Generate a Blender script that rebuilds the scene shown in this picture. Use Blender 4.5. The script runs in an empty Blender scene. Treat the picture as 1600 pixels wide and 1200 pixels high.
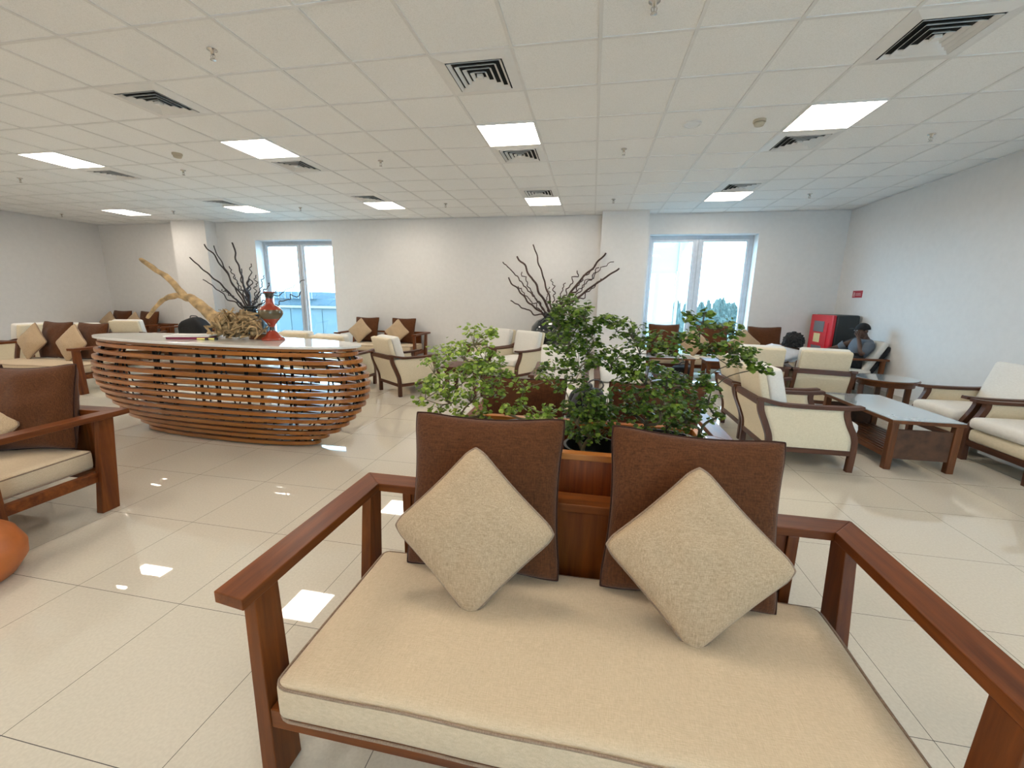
import bpy, bmesh, math, random
from mathutils import Vector, Matrix, noise
random.seed(7)
PI = math.pi
scene = bpy.context.scene
COL = scene.collection

# ------------------------------------------------------------ camera, world, exposure
YAW, PITCH, ROLL, FPX, CAMZ = -0.1865, -0.2036, 0.0170, 641.5, 1.414
def cam_axes():
    cy, sy = math.cos(YAW), math.sin(YAW); cp, sp = math.cos(PITCH), math.sin(PITCH)
    cr, sr = math.cos(ROLL), math.sin(ROLL)
    f = Vector((sy*cp, cy*cp, sp)); r0 = Vector((cy, -sy, 0)); u0 = r0.cross(f)
    return cr*r0+sr*u0, -sr*r0+cr*u0, f
CR, CU, CF = cam_axes()
cd = bpy.data.cameras.new('camera'); cam = bpy.data.objects.new('camera', cd); COL.objects.link(cam)
cam.matrix_world = Matrix(((CR.x, CU.x, -CF.x, 0), (CR.y, CU.y, -CF.y, 0), (CR.z, CU.z, -CF.z, CAMZ), (0, 0, 0, 1)))
cd.sensor_fit = 'HORIZONTAL'; cd.sensor_width = 36; cd.lens = FPX/1600*36; cd.clip_start = .05; cd.clip_end = 400
scene.camera = cam
w = bpy.data.worlds.new('sky'); scene.world = w; w.use_nodes = True
bg = w.node_tree.nodes['Background']; bg.inputs[0].default_value = (.48, .75, 1, 1); bg.inputs[1].default_value = 10.5
vs = scene.view_settings
vs.view_transform = 'Standard'; vs.look = 'None'; vs.gamma = 1; vs.use_curve_mapping = False
vs.exposure = 0.46
LAMP = 15.5
LAMP_COL = (1, .885, .75, 1)

def at(px, py, Y):                       # the point at depth Y seen at a place in the photograph
    d = CF + CR*((px-800)/FPX) - CU*((py-600)/FPX)
    return d*(Y/d.y) + Vector((0, 0, CAMZ))
def atz(px, py, z):
    d = CF + CR*((px-800)/FPX) - CU*((py-600)/FPX)
    return d*((z-CAMZ)/d.z) + Vector((0, 0, CAMZ))

# ------------------------------------------------------------ materials
MATS = {}
def node_mat(name):
    m = bpy.data.materials.new(name); m.use_nodes = True
    nt = m.node_tree; b = nt.nodes['Principled BSDF']; MATS[name] = m
    return m, nt, b
def coords(nt, scale, kind='Object'):
    tc = nt.nodes.new('ShaderNodeTexCoord'); mp = nt.nodes.new('ShaderNodeMapping')
    mp.inputs['Scale'].default_value = scale; nt.links.new(tc.outputs[kind], mp.inputs[0]); return mp.outputs[0]
def tex_noise(nt, vec, scale, detail=3, rough=.5):
    n = nt.nodes.new('ShaderNodeTexNoise'); n.inputs['Scale'].default_value = scale
    n.inputs['Detail'].default_value = detail; n.inputs['Roughness'].default_value = rough
    nt.links.new(vec, n.inputs['Vector']); return n.outputs['Fac']
def ramp(nt, fac, stops):
    r = nt.nodes.new('ShaderNodeValToRGB'); cr = r.color_ramp
    while len(cr.elements) < len(stops): cr.elements.new(.5)
    for e, (p, c) in zip(cr.elements, stops): e.position = p; e.color = (*c, 1)
    nt.links.new(fac, r.inputs[0]); return r.outputs[0]
def bump(nt, b, h, strength, dist=.01):
    n = nt.nodes.new('ShaderNodeBump'); n.inputs['Strength'].default_value = strength; n.inputs['Distance'].default_value = dist
    nt.links.new(h, n.inputs['Height']); nt.links.new(n.outputs[0], b.inputs['Normal'])
def plain(name, c, rough=.5, metal=0, coat=0, var=.06, spec=.5):
    m, nt, b = node_mat(name)
    f = tex_noise(nt, coords(nt, (1, 1, 1)), 14)
    lo = tuple(max(0, x*(1-var)) for x in c); hi = tuple(min(1, x*(1+var)) for x in c)
    nt.links.new(ramp(nt, f, [(.3, lo), (.7, hi)]), b.inputs['Base Color'])
    b.inputs['Roughness'].default_value = rough; b.inputs['Metallic'].default_value = metal
    b.inputs['Coat Weight'].default_value = coat; b.inputs['Coat Roughness'].default_value = .08
    b.inputs['Specular IOR Level'].default_value = spec
    return m
def wood(name, dark, light, axis, rough=.35, coat=.25, scale=1.0):
    m, nt, b = node_mat(name); b.inputs['Specular IOR Level'].default_value = .35
    s = [34*scale]*3; s[axis] = 2.2*scale
    v = coords(nt, s); f = tex_noise(nt, v, 1.0, 6, .62)
    s2 = [7*scale]*3; s2[axis] = .9*scale
    g = tex_noise(nt, coords(nt, s2), 1.0, 2)
    mx = nt.nodes.new('ShaderNodeMath'); mx.operation = 'MULTIPLY_ADD'; mx.inputs[1].default_value = .6; 
    nt.links.new(f, mx.inputs[0]); 
    m2 = nt.nodes.new('ShaderNodeMath'); m2.operation = 'MULTIPLY'; m2.inputs[1].default_value = .4
    nt.links.new(g, m2.inputs[0]); nt.links.new(m2.outputs[0], mx.inputs[2])
    mid = tuple((a+c)/2 for a, c in zip(dark, light))
    nt.links.new(ramp(nt, mx.outputs[0], [(.34, dark), (.5, mid), (.64, light)]), b.inputs['Base Color'])
    b.inputs['Roughness'].default_value = rough; b.inputs['Coat Weight'].default_value = coat; b.inputs['Coat Roughness'].default_value = .22
    bump(nt, b, f, .12, .002); return m
def cloth(name, c1, c2, scale=420, rough=.9, strength=.35, slub=0.5):
    m, nt, b = node_mat(name)
    hang = 'linen' in name
    a = tex_noise(nt, coords(nt, (1, 1, .1) if hang else (1, .12, 1)), scale, 2); c = tex_noise(nt, coords(nt, (.1, 1, 1) if hang else (.12, 1, .25)), scale, 2)
    mx = nt.nodes.new('ShaderNodeMath'); mx.operation = 'ADD'; nt.links.new(a, mx.inputs[0]); nt.links.new(c, mx.inputs[1])
    h = nt.nodes.new('ShaderNodeMath'); h.operation = 'MULTIPLY'; h.inputs[1].default_value = .5; nt.links.new(mx.outputs[0], h.inputs[0])
    nt.links.new(ramp(nt, h.outputs[0], [(.5-.16*slub-.04, c1), (.5+.16*slub+.04, c2)]), b.inputs['Base Color'])
    b.inputs['Roughness'].default_value = rough; b.inputs['Specular IOR Level'].default_value = .15
    b.inputs['Sheen Weight'].default_value = .15
    bump(nt, b, h.outputs[0], strength, .003); return m

plain('wall_paint', (.73, .715, .70), .55, var=.02)
plain('column_paint', (.78, .765, .75), .5, var=.02)
m, nt, b = node_mat('ceiling_tile')
v = coords(nt, (1, 1, 1)); f = tex_noise(nt, v, 160, 4, .7); g = tex_noise(nt, v, 3, 2)
nt.links.new(ramp(nt, f, [(.34, (.82, .82, .80)), (.54, (.93, .93, .92))]), b.inputs['Base Color'])
b.inputs['Roughness'].default_value = .95; bump(nt, b, f, .5, .004)
plain('grid_metal', (.78, .775, .76), .45, var=.03)
plain('white_metal', (.80, .79, .77), .4, var=.02)
plain('dark_void', (.015, .015, .015), .9)
plain('chrome', (.6, .58, .55), .25, 1)
plain('beige_plastic', (.50, .44, .33), .5)
# floor: polished porcelain in 0.6 m squares
m, nt, b = node_mat('floor_tile')
tc = nt.nodes.new('ShaderNodeTexCoord'); sx = nt.nodes.new('ShaderNodeSeparateXYZ'); nt.links.new(tc.outputs['Object'], sx.inputs[0])
def line(sock, off):
    a = nt.nodes.new('ShaderNodeMath'); a.operation = 'ADD'; a.inputs[1].default_value = -off+60; nt.links.new(sock, a.inputs[0])
    d = nt.nodes.new('ShaderNodeMath'); d.operation = 'DIVIDE'; d.inputs[1].default_value = .6; nt.links.new(a.outputs[0], d.inputs[0])
    p = nt.nodes.new('ShaderNodeMath'); p.operation = 'PINGPONG'; p.inputs[1].default_value = .5; nt.links.new(d.outputs[0], p.inputs[0])
    l = nt.nodes.new('ShaderNodeMath'); l.operation = 'LESS_THAN'; l.inputs[1].default_value = .0021; nt.links.new(p.outputs[0], l.inputs[0]); return l.outputs[0]
lx, ly = line(sx.outputs[0], -.0076), line(sx.outputs[1], .146)
mx = nt.nodes.new('ShaderNodeMath'); mx.operation = 'MAXIMUM'; nt.links.new(lx, mx.inputs[0]); nt.links.new(ly, mx.inputs[1])
f = tex_noise(nt, coords(nt, (1, 1, 1)), 90, 3)
base = ramp(nt, f, [(.35, (.615, .565, .475)), (.65, (.665, .615, .52))])
mc = nt.nodes.new('ShaderNodeMix'); mc.data_type = 'RGBA'; nt.links.new(mx.outputs[0], mc.inputs[0]); nt.links.new(base, mc.inputs[6]); mc.inputs[7].default_value = (.12, .11, .10, 1)
nt.links.new(mc.outputs[2], b.inputs['Base Color']); b.inputs['Roughness'].default_value = .02; b.inputs['IOR'].default_value = 1.75
b.inputs['Specular IOR Level'].default_value = .55

BD, BL = (.080, .018, .0035), (.225, .062, .010)
for ax, n in enumerate('xyz'):
    wood('bench_wood_'+n, BD, BL, ax, rough=.40, coat=.05); MATS['bench_wood_'+n].node_tree.nodes['Principled BSDF'].inputs['Specular IOR Level'].default_value = .25
    wood('chair_wood_'+n, (.055, .020, .010), (.125, .045, .020), ax, rough=.45, coat=.05)
    wood('pine_'+n, (.30, .075, .012), (.62, .24, .05), ax, rough=.3, coat=.5, scale=.7)
    wood('table_wood_'+n, (.08, .026, .008), (.19, .062, .017), ax, rough=.4, coat=.1)
wood('pine_panel', (.115, .018, .006), (.33, .075, .014), 2, rough=.3, coat=.5, scale=1.3)
wood('slat_wood', (.24, .075, .014), (.46, .175, .035), 0, rough=.3, coat=.3)
cloth('cream_cloth', (.54, .425, .285), (.68, .55, .39), 480, slub=.9)
cloth('chair_cloth', (.70, .605, .43), (.80, .705, .53), 300, slub=.7)
cloth('chair_cloth_white', (.74, .71, .66), (.82, .80, .75), 300, slub=.7)
cloth('brown_linen', (.060, .020, .007), (.140, .050, .017), 230, slub=.9, strength=.5)
cloth('brown_piping', (.030, .010, .006), (.05, .018, .010), 300)
cloth('beige_linen', (.36, .255, .15), (.60, .45, .30), 420, slub=.9, strength=.6)
cloth('beige_piping', (.24, .16, .11), (.34, .25, .18), 300)
plain('wicker', (.085, .036, .016), .6, var=.35)
plain('pot_black', (.012, .013, .014), .35)
plain('soil', (.02, .014, .01), .95, var=.4)
plain('black_steel', (.012, .011, .010), .4, .6)
plain('stone_white', (.74, .72, .68), .05, var=.02)
plain('urn_black', (.012, .016, .018), .12, coat=.6)
plain('twig', (.030, .017, .014), .7, var=.4)
plain('twig_red', (.055, .026, .020), .7, var=.4)
plain('driftwood', (.43, .29, .14), .7, var=.45)
plain('stem', (.20, .16, .085), .8, var=.3)
plain('stem_dark', (.10, .085, .05), .8, var=.3)
plain('orange_glaze', (.46, .13, .025), .45, var=.1)
plain('red_plastic', (.62, .012, .025), .35, coat=.2)
plain('dark_plastic', (.018, .022, .024), .4)
plain('grey_pane', (.16, .17, .19), .15)
plain('yellow_label', (.80, .72, .38), .5)
plain('sign_red', (.42, .01, .035), .4)
plain('sign_white', (.75, .6, .6), .5)
plain('alu', (.46, .47, .50), .35, .55)
plain('alu_light', (.60, .62, .66), .4, .3)
plain('table_glass', (.42, .47, .49), .04, coat=1)
plain('bag_black', (.012, .012, .014), .75)
plain('bag_grey', (.10, .10, .11), .7)
plain('paper', (.78, .77, .76), .5)
plain('magenta_cover', (.26, .02, .07), .35)
plain('yellow_plastic', (.8, .72, .2), .4)
plain('skin_dark', (.085, .040, .024), .5)
plain('shirt_grey', (.115, .135, .165), .85)
plain('shirt_white', (.72, .76, .84), .85)
plain('trousers_black', (.015, .015, .018), .85)
plain('hair_black', (.006, .006, .007), .8)
plain('mask_white', (.6, .6, .62), .6)
plain('blue_panel', (.055, .085, .095), .5, var=.12)
plain('blue_pale', (.07, .095, .10), .5, var=.1)
plain('blue_dark', (.035, .062, .08), .5, var=.2)
plain('canopy_white', (.19, .165, .14), .6, var=.03)
plain('haze_green', (.045, .065, .055), .9, var=.3)
plain('ground_pale', (.07, .09, .09), .9)
plain('baseboard_stone', (.55, .53, .49), .2)
plain('lacquer_black', (.03, .022, .015), .3)
m, nt, b = node_mat('red_vase')
tc = nt.nodes.new('ShaderNodeTexCoord'); sx = nt.nodes.new('ShaderNodeSeparateXYZ'); nt.links.new(tc.outputs['Object'], sx.inputs[0])
mul = nt.nodes.new('ShaderNodeMath'); mul.operation = 'DIVIDE'; mul.inputs[1].default_value = .46; nt.links.new(sx.outputs[2], mul.inputs[0])
R_, K_, G_ = (.34, .040, .016), (.035, .03, .025), (.10, .075, .035)
r = ramp(nt, mul.outputs[0], [(0, R_), (.19, R_), (.2, K_), (.27, R_), (.44, R_), (.445, G_), (.62, G_), (.63, R_), (.83, R_), (.86, K_), (.98, R_)])
nt.nodes[-1].color_ramp.interpolation = 'CONSTANT' if hasattr(nt.nodes[-1], 'color_ramp') else 'CONSTANT'
nt.links.new(r, b.inputs['Base Color']); b.inputs['Roughness'].default_value = .22; b.inputs['Coat Weight'].default_value = .5
def leaf_mat(name, lo, mid, hi):
    m, nt, b = node_mat(name)
    g = nt.nodes.new('ShaderNodeNewGeometry')
    c = ramp(nt, g.outputs['Random Per Island'], [(0, lo), (.6, mid), (1, hi)])
    nt.links.new(c, b.inputs['Base Color']); b.inputs['Roughness'].default_value = .38
    t = nt.nodes.new('ShaderNodeBsdfTranslucent'); nt.links.new(c, t.inputs[0])
    ms = nt.nodes.new('ShaderNodeMixShader'); ms.inputs[0].default_value = .3
    nt.links.new(b.outputs[0], ms.inputs[1]); nt.links.new(t.outputs[0], ms.inputs[2]); nt.links.new(ms.outputs[0], nt.nodes['Material Output'].inputs[0])
leaf_mat('leaf_bright', (.10, .17, .015), (.24, .36, .035), (.46, .58, .10))
leaf_mat('leaf_deep', (.036, .072, .007), (.085, .155, .015), (.24, .35, .04))
m, nt, b = node_mat('lamp_panel')
e = nt.nodes.new('ShaderNodeEmission'); e.inputs[0].default_value = LAMP_COL; e.inputs[1].default_value = LAMP
nt.links.new(e.outputs[0], nt.nodes['Material Output'].inputs[0])
m, nt, b = node_mat('window_glass')
tr = nt.nodes.new('ShaderNodeBsdfTransparent'); tr.inputs[0].default_value = (.90, .97, .98, 1)
gl = nt.nodes.new('ShaderNodeBsdfGlossy'); gl.inputs['Roughness'].default_value = .02
ms = nt.nodes.new('ShaderNodeMixShader'); ms.inputs[0].default_value = .05
nt.links.new(tr.outputs[0], ms.inputs[1]); nt.links.new(gl.outputs[0], ms.inputs[2]); nt.links.new(ms.outputs[0], nt.nodes['Material Output'].inputs[0])

# ------------------------------------------------------------ mesh helpers
def add_box(bm, lo, hi, M=None):
    vs_ = [bm.verts.new((x, y, z)) for x in (lo[0], hi[0]) for y in (lo[1], hi[1]) for z in (lo[2], hi[2])]
    for f in ((0, 1, 3, 2), (4, 6, 7, 5), (0, 4, 5, 1), (2, 3, 7, 6), (0, 2, 6, 4), (1, 5, 7, 3)): bm.faces.new([vs_[i] for i in f])
    if M is not None:
        for v in vs_: v.co = M @ v.co
    return vs_
def add_prism(bm, pts, axis, a, b):
    """closed outline pts (2D) extruded along axis between a and b"""
    def mk(p, t):
        q = [p[0], p[1]]; q.insert(axis, t); return q
    A = [bm.verts.new(mk(p, a)) for p in pts]; B = [bm.verts.new(mk(p, b)) for p in pts]; n = len(pts)
    bm.faces.new(A); bm.faces.new(B[::-1])
    for i in range(n): bm.faces.new((A[i], B[i], B[(i+1) % n], A[(i+1) % n]))
def add_tube(bm, pts, r, seg=8, closed=False, cap=True):
    pts = [Vector(p) for p in pts]; n = len(pts); rings = []
    rr = r if isinstance(r, (list, tuple)) else [r]*n
    up = Vector((0, 0, 1)); prev = None
    for i, p in enumerate(pts):
        if closed: t = pts[(i+1) % n]-pts[i-1]
        else: t = pts[min(i+1, n-1)]-pts[max(i-1, 0)]
        if t.length < 1e-9: t = Vector((0, 0, 1))
        t.normalize()
        if prev is None: a = t.cross(up if abs(t.z) < .9 else Vector((1, 0, 0))).normalized()
        else:
            a = prev-t*prev.dot(t); a = a.normalized() if a.length > 1e-6 else t.orthogonal().normalized()
        prev = a; b_ = t.cross(a)
        rings.append([bm.verts.new(p+(a*math.cos(k*2*PI/seg)+b_*math.sin(k*2*PI/seg))*rr[i]) for k in range(seg)])
    m_ = n if closed else n-1
    for i in range(m_):
        A, B = rings[i], rings[(i+1) % n]
        for k in range(seg): bm.faces.new((A[k], A[(k+1) % seg], B[(k+1) % seg], B[k]))
    if cap and not closed: bm.faces.new(rings[0][::-1]); bm.faces.new(rings[-1])
def add_lathe(bm, prof, seg=32, c=(0, 0, 0)):
    rings = []
    for r, z in prof: rings.append([bm.verts.new((c[0]+r*math.cos(k*2*PI/seg), c[1]+r*math.sin(k*2*PI/seg), c[2]+z)) for k in range(seg)])
    for A, B in zip(rings, rings[1:]):
        for k in range(seg): bm.faces.new((A[k], A[(k+1) % seg], B[(k+1) % seg], B[k]))
    if prof[0][0] > 1e-4: bm.faces.new(rings[0][::-1])
    if prof[-1][0] > 1e-4: bm.faces.new(rings[-1])
def add_bar(bm, path, w, h, axis=0):
    """rectangular bar swept along a path in the plane normal to axis: w = thickness in plane, h = width along axis"""
    n = len(path); L = []; Rr = []
    for i in range(n):
        p = Vector(path[i]); t = (Vector(path[min(i+1, n-1)])-Vector(path[max(i-1, 0)])).normalized(); nrm = Vector((-t.y, t.x))
        ww = w[i] if isinstance(w, (list, tuple)) else w
        L.append(p+nrm*ww/2); Rr.append(p-nrm*ww/2)
    a, b_ = h
    def mk(p, t):
        q = [p.x, p.y]; q.insert(axis, t); return bm.verts.new(q)
    la = [mk(p, a) for p in L]; ra = [mk(p, a) for p in Rr]; lb = [mk(p, b_) for p in L]; rb = [mk(p, b_) for p in Rr]
    for i in range(n-1):
        bm.faces.new((la[i], la[i+1], ra[i+1], ra[i])); bm.faces.new((lb[i], rb[i], rb[i+1], lb[i+1]))
        bm.faces.new((la[i], lb[i], lb[i+1], la[i+1])); bm.faces.new((ra[i], ra[i+1], rb[i+1], rb[i]))
    bm.faces.new((la[0], ra[0], rb[0], lb[0])); bm.faces.new((la[-1], lb[-1], rb[-1], ra[-1]))
def add_cushion(bm, lo, hi, r, n=14, dome=0.0, wob=0.0, sd=0.0, M=None):
    lo, hi = Vector(lo), Vector(hi); c = (lo+hi)/2; hs = (hi-lo)/2; r = min(r, min(hs)*.98); vm = {}
    dims = [n, n, 4]
    if hs.y < hs.z and hs.y < hs.x: dims = [n, 4, n]
    def getv(key, u):
        k = tuple(round(x, 5) for x in u)
        if k in vm: return vm[k]
        p = Vector((u[0]*hs.x, u[1]*hs.y, u[2]*hs.z))
        q = Vector((max(-hs[i]+r, min(hs[i]-r, p[i])) for i in range(3)))
        d = p-q
        if d.length > 1e-9: p = q+d.normalized()*r
        if dome:
            ax = 2 if dims[2] == 4 else 1
            o = [0, 1, 2]; o.remove(ax)
            p[ax] += (1 if u[ax] > 0 else -.4 if ax == 1 else 0)*dome*max(0, 1-u[o[0]]**2)**.7*max(0, 1-u[o[1]]**2)**.7*abs(u[ax])
        if wob: p += noise.noise_vector(Vector((p.x*3+sd, p.y*3, p.z*3)))*wob
        p = p+c
        if M is not None: p = M @ p
        vm[k] = bm.verts.new(p); return vm[k]
    def warp(t):                                    # rows gather near the rounded edges
        return math.sin(t*PI/2) if abs(t) < 1 else t
    for ax in range(3):
        o = [0, 1, 2]; o.remove(ax); na, nb = dims[o[0]], dims[o[1]]
        for s in (-1, 1):
            for i in range(na):
                for j in range(nb):
                    q = []
                    for di, dj in ((0, 0), (1, 0), (1, 1), (0, 1)):
                        u = [0, 0, 0]; u[ax] = s; u[o[0]] = warp(-1+2*(i+di)/na); u[o[1]] = warp(-1+2*(j+dj)/nb)
                        q.append(getv(None, u))
                    if len(set(q)) == 4:
                        try: bm.faces.new(q if (s > 0) != (ax == 1) else q[::-1])
                        except ValueError: pass
def obj(name, bm, mat, parent=None, smooth=False, bevel=0, loc=None, sub=0):
    bmesh.ops.recalc_face_normals(bm, faces=bm.faces)
    me = bpy.data.meshes.new(name); bm.to_mesh(me); bm.free()
    me.materials.append(MATS[mat])
    if smooth:
        for p in me.polygons: p.use_smooth = True
    o = bpy.data.objects.new(name, me); COL.objects.link(o)
    if parent is not None: o.parent = parent
    if loc is not None: o.location = loc
    if bevel:
        md = o.modifiers.new('bevel', 'BEVEL'); md.width = bevel; md.segments = 2; md.limit_method = 'ANGLE'; md.angle_limit = .6
    if sub:
        md = o.modifiers.new('sub', 'SUBSURF'); md.levels = sub; md.render_levels = sub
    return o
def B(): return bmesh.new()
def box_obj(name, lo, hi, mat, parent=None, bevel=0):
    bm = B(); add_box(bm, lo, hi); return obj(name, bm, mat, parent, bevel=bevel)
def thing(name, label, cat, loc=(0, 0, 0), rotz=0, group=None):
    o = bpy.data.objects.new(name, None); COL.objects.link(o); o.empty_display_size = .1
    o.location = loc; o.rotation_euler = (0, 0, rotz); o['label'] = label; o['category'] = cat
    if group: o['group'] = group
    return o
def tag(o, label, cat, group=None):
    o['label'] = label; o['category'] = cat
    if group: o['group'] = group
    return o
def struct(o): o['kind'] = 'structure'; return o
def dup(root, loc, rotz, label, group=None):
    r = root.copy(); COL.objects.link(r); r.location = loc; r.rotation_euler = (0, 0, rotz); r['label'] = label
    if group: r['group'] = group
    for ch in list(root.children):
        c = ch.copy(); COL.objects.link(c); c.parent = r
        for g in list(ch.children):
            d = g.copy(); COL.objects.link(d); d.parent = c
    return r

# ------------------------------------------------------------ room shell
XL, XR, YB, YF, ZC = -12.6, 4.53, 8.95, -5.2, 3.11
struct(box_obj('floor', (XL-.2, YF-.2, -.1), (XR+.2, YB+.35, 0), 'floor_tile'))
struct(box_obj('ceiling', (XL-.2, YF-.2, ZC), (XR+.2, YB+.35, ZC+.15), 'ceiling_tile'))
struct(box_obj('wall_left', (XL-.2, YF-.2, 0), (XL, YB+.35, ZC), 'wall_paint'))
struct(box_obj('wall_right', (XR, YF-.2, 0), (XR+.2, YB+.35, ZC), 'wall_paint'))
WINS = [(-8.0, -5.97, .12, 2.69), (1.05, 3.04, .12, 2.72)]
def wall_with_openings(name, y0, y1, wins):
    bm = B(); xs = XL
    for (a, b_, z0, z1) in wins:
        add_box(bm, (xs, y0, 0), (a, y1, ZC)); add_box(bm, (a, y0, 0), (b_, y1, z0)); add_box(bm, (a, y0, z1), (b_, y1, ZC)); xs = b_
    add_box(bm, (xs, y0, 0), (XR, y1, ZC)); return struct(obj(name, bm, 'wall_paint'))
wall_with_openings('wall_back', YB, YB+.35, WINS)
ADDED_WINS = [(2.3, 4.4, .1, 3.0)]  # unseen window added behind the camera to bring skylight onto the right wall
wall_with_openings('wall_front', YF-.2, YF, ADDED_WINS)
struct(box_obj('column_1', (-10.0, YB-.3, 0), (-9.05, YB, ZC), 'column_paint'))
struct(box_obj('column_2', (.10, YB-.3, 0), (.98, YB, ZC), 'column_paint'))
bm = B()
xs = XL
for a, b_ in ((-10, -9.05), (.10, .98)):
    add_box(bm, (xs, YB-.012, 0), (a, YB, .1)); xs = b_
add_box(bm, (xs, YB-.012, 0), (XR, YB, .1)); struct(obj('baseboard_back', bm, 'baseboard_stone'))
struct(box_obj('baseboard_right', (XR-.012, YF, 0), (XR, YB-.012, .1), 'baseboard_stone'))
struct(box_obj('baseboard_left', (XL, YF, 0), (XL+.012, YB-.012, .1), 'baseboard_stone'))
# ceiling grid
GX, GY = -.0422, 2.5605
bm = B()
i = -22
while GX+.6*i < XR:
    x = GX+.6*i
    if x > XL: add_box(bm, (x-.012, YF, ZC-.006), (x+.012, YB, ZC+.001))
    i += 1
i = -15
while GY+.6*i < YB:
    y = GY+.6*i
    if y > YF: add_box(bm, (XL, y-.012, ZC-.005), (XR, y+.012, ZC+.001))
    i += 1
struct(obj('trim_1', bm, 'grid_metal'))
bm = B()
for a, b_ in (((XL, YB-.02), (XR, YB)), ((XR-.02, YF), (XR, YB)), ((XL, YF), (XL+.02, YB))): add_box(bm, (*a, ZC-.012), (*b_, ZC-.0061))
struct(obj('trim_2', bm, 'grid_metal'))

# windows
def window(name, a, b_, z0, z1, y, mull, light=True):
    root = bpy.data.objects.new(name, None); COL.objects.link(root); root['kind'] = 'structure'; root.location = ((a+b_)/2, y, z0)
    W2, H = (b_-a)/2, z1-z0; t = .07
    bm = B(); add_box(bm, (-W2, -.03, 0), (-W2+t, .05, H)); add_box(bm, (W2-t, -.03, 0), (W2, .05, H))
    add_box(bm, (-W2+t, -.03, 0), (W2-t, .05, t)); add_box(bm, (-W2+t, -.03, H-t), (W2-t, .05, H))
    obj('window_frame', bm, 'alu', root, bevel=.004)
    for m_ in mull:
        bm = B(); add_box(bm, (m_-.06, -.045, t), (m_+.06, .06, H-t)); obj('mullion', bm, 'alu_light', root, bevel=.006)
        bm = B(); add_box(bm, (m_-.012, -.052, t), (m_+.012, -.046, H-t)); obj('mullion_strip', bm, 'alu', root)
    ed = [-W2+t]+[q for m_ in mull for q in (m_-.06, m_+.06)]+[W2-t]
    for k in range(0, len(ed), 2):
        bm = B(); x0, x1 = ed[k], ed[k+1]; f_ = .045
        for lo, hi in (((x0, -.02, t), (x0+f_, .03, H-t)), ((x1-f_, -.02, t), (x1, .03, H-t)), ((x0+f_, -.02, t), (x1-f_, .03, t+f_)), ((x0+f_, -.02, H-t-f_), (x1-f_, .03, H-t))): add_box(bm, lo, hi)
        obj('sash', bm, 'alu_light', root)
        bm = B(); add_box(bm, (x0+f_, 0, t+f_), (x1-f_, .008, H-t-f_)); obj('glass_pane', bm, 'window_glass', root)
    return root
window('window_1', *WINS[0], YB+.27, [.0])
window('window_2', *WINS[1], YB+.27, [-.02])
for k, q in enumerate(ADDED_WINS): window('window_%d' % (k+3), *q, YF-.1, [0])  # the added opening gets a frame and panes like the seen windows
for k, (a, b_, z0, z1) in enumerate(WINS+ADDED_WINS):
    l = bpy.data.lights.new('sky_portal', 'AREA'); l.shape = 'RECTANGLE'; l.size = b_-a; l.size_y = z1-z0; l.cycles.is_portal = True
    o = bpy.data.objects.new('sky_portal', l); COL.objects.link(o)
    y = YB+.34 if k < 2 else YF-.19
    o.location = ((a+b_)/2, y, (z0+z1)/2); o.rotation_euler = (-PI/2, 0, 0) if k < 2 else (PI/2, 0, 0)

# ------------------------------------------------------------ ceiling fixtures
def cellc(i, j): return (GX+.6*(i+.5), GY+.6*(j+.5), ZC)
def make_panel():
    t = thing('ceiling_light', '', 'light')
    bm = B(); s = .295
    for lo, hi in (((-s, -s, -.012), (s, -s+.012, 0)), ((-s, s-.012, -.012), (s, s, 0)), ((-s, -s+.012, -.012), (-s+.012, s-.012, 0)), ((s-.012, -s+.012, -.012), (s, s-.012, 0))): add_box(bm, lo, hi)
    obj('frame', bm, 'white_metal', t)
    bm = B(); add_box(bm, (-s+.012, -s+.012, -.009), (s-.012, s-.012, -.002)); obj('diffuser', bm, 'lamp_panel', t)
    return t
LN = {(-12, 3): 'lit square ceiling panel at the far left of the nearer row', (-7, 3): 'lit square ceiling panel above the slatted reception desk',
      (-2, 3): 'lit square ceiling panel in the middle of the ceiling, nearer row', (3, 3): 'large-looking lit square ceiling panel at upper right',
      (-17, 8): 'lit square ceiling panel at the far left of the back row', (-12, 8): 'lit square ceiling panel in front of the left window, back row',
      (-7, 8): 'lit square ceiling panel between the left window and the middle, back row', (-2, 8): 'small lit ceiling panel above the middle urn, back row',
      (3, 8): 'lit square ceiling panel in front of the right window, back row'}
first = make_panel(); used = False
for j in (8, 3, -2, -7, -12):
    for i in (-17, -12, -7, -2, 3):
        lab = LN.get((i, j), 'unseen lit square ceiling panel added to light the room')  # panels missing from LN are unseen, added to brighten the room
        g = 'square lit ceiling panels' if (i, j) in LN else 'unseen added ceiling panels'
        if not used: first.location = cellc(i, j); first['label'] = lab; first['group'] = g; used = True
        else: dup(first, cellc(i, j), 0, lab, g)
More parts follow.
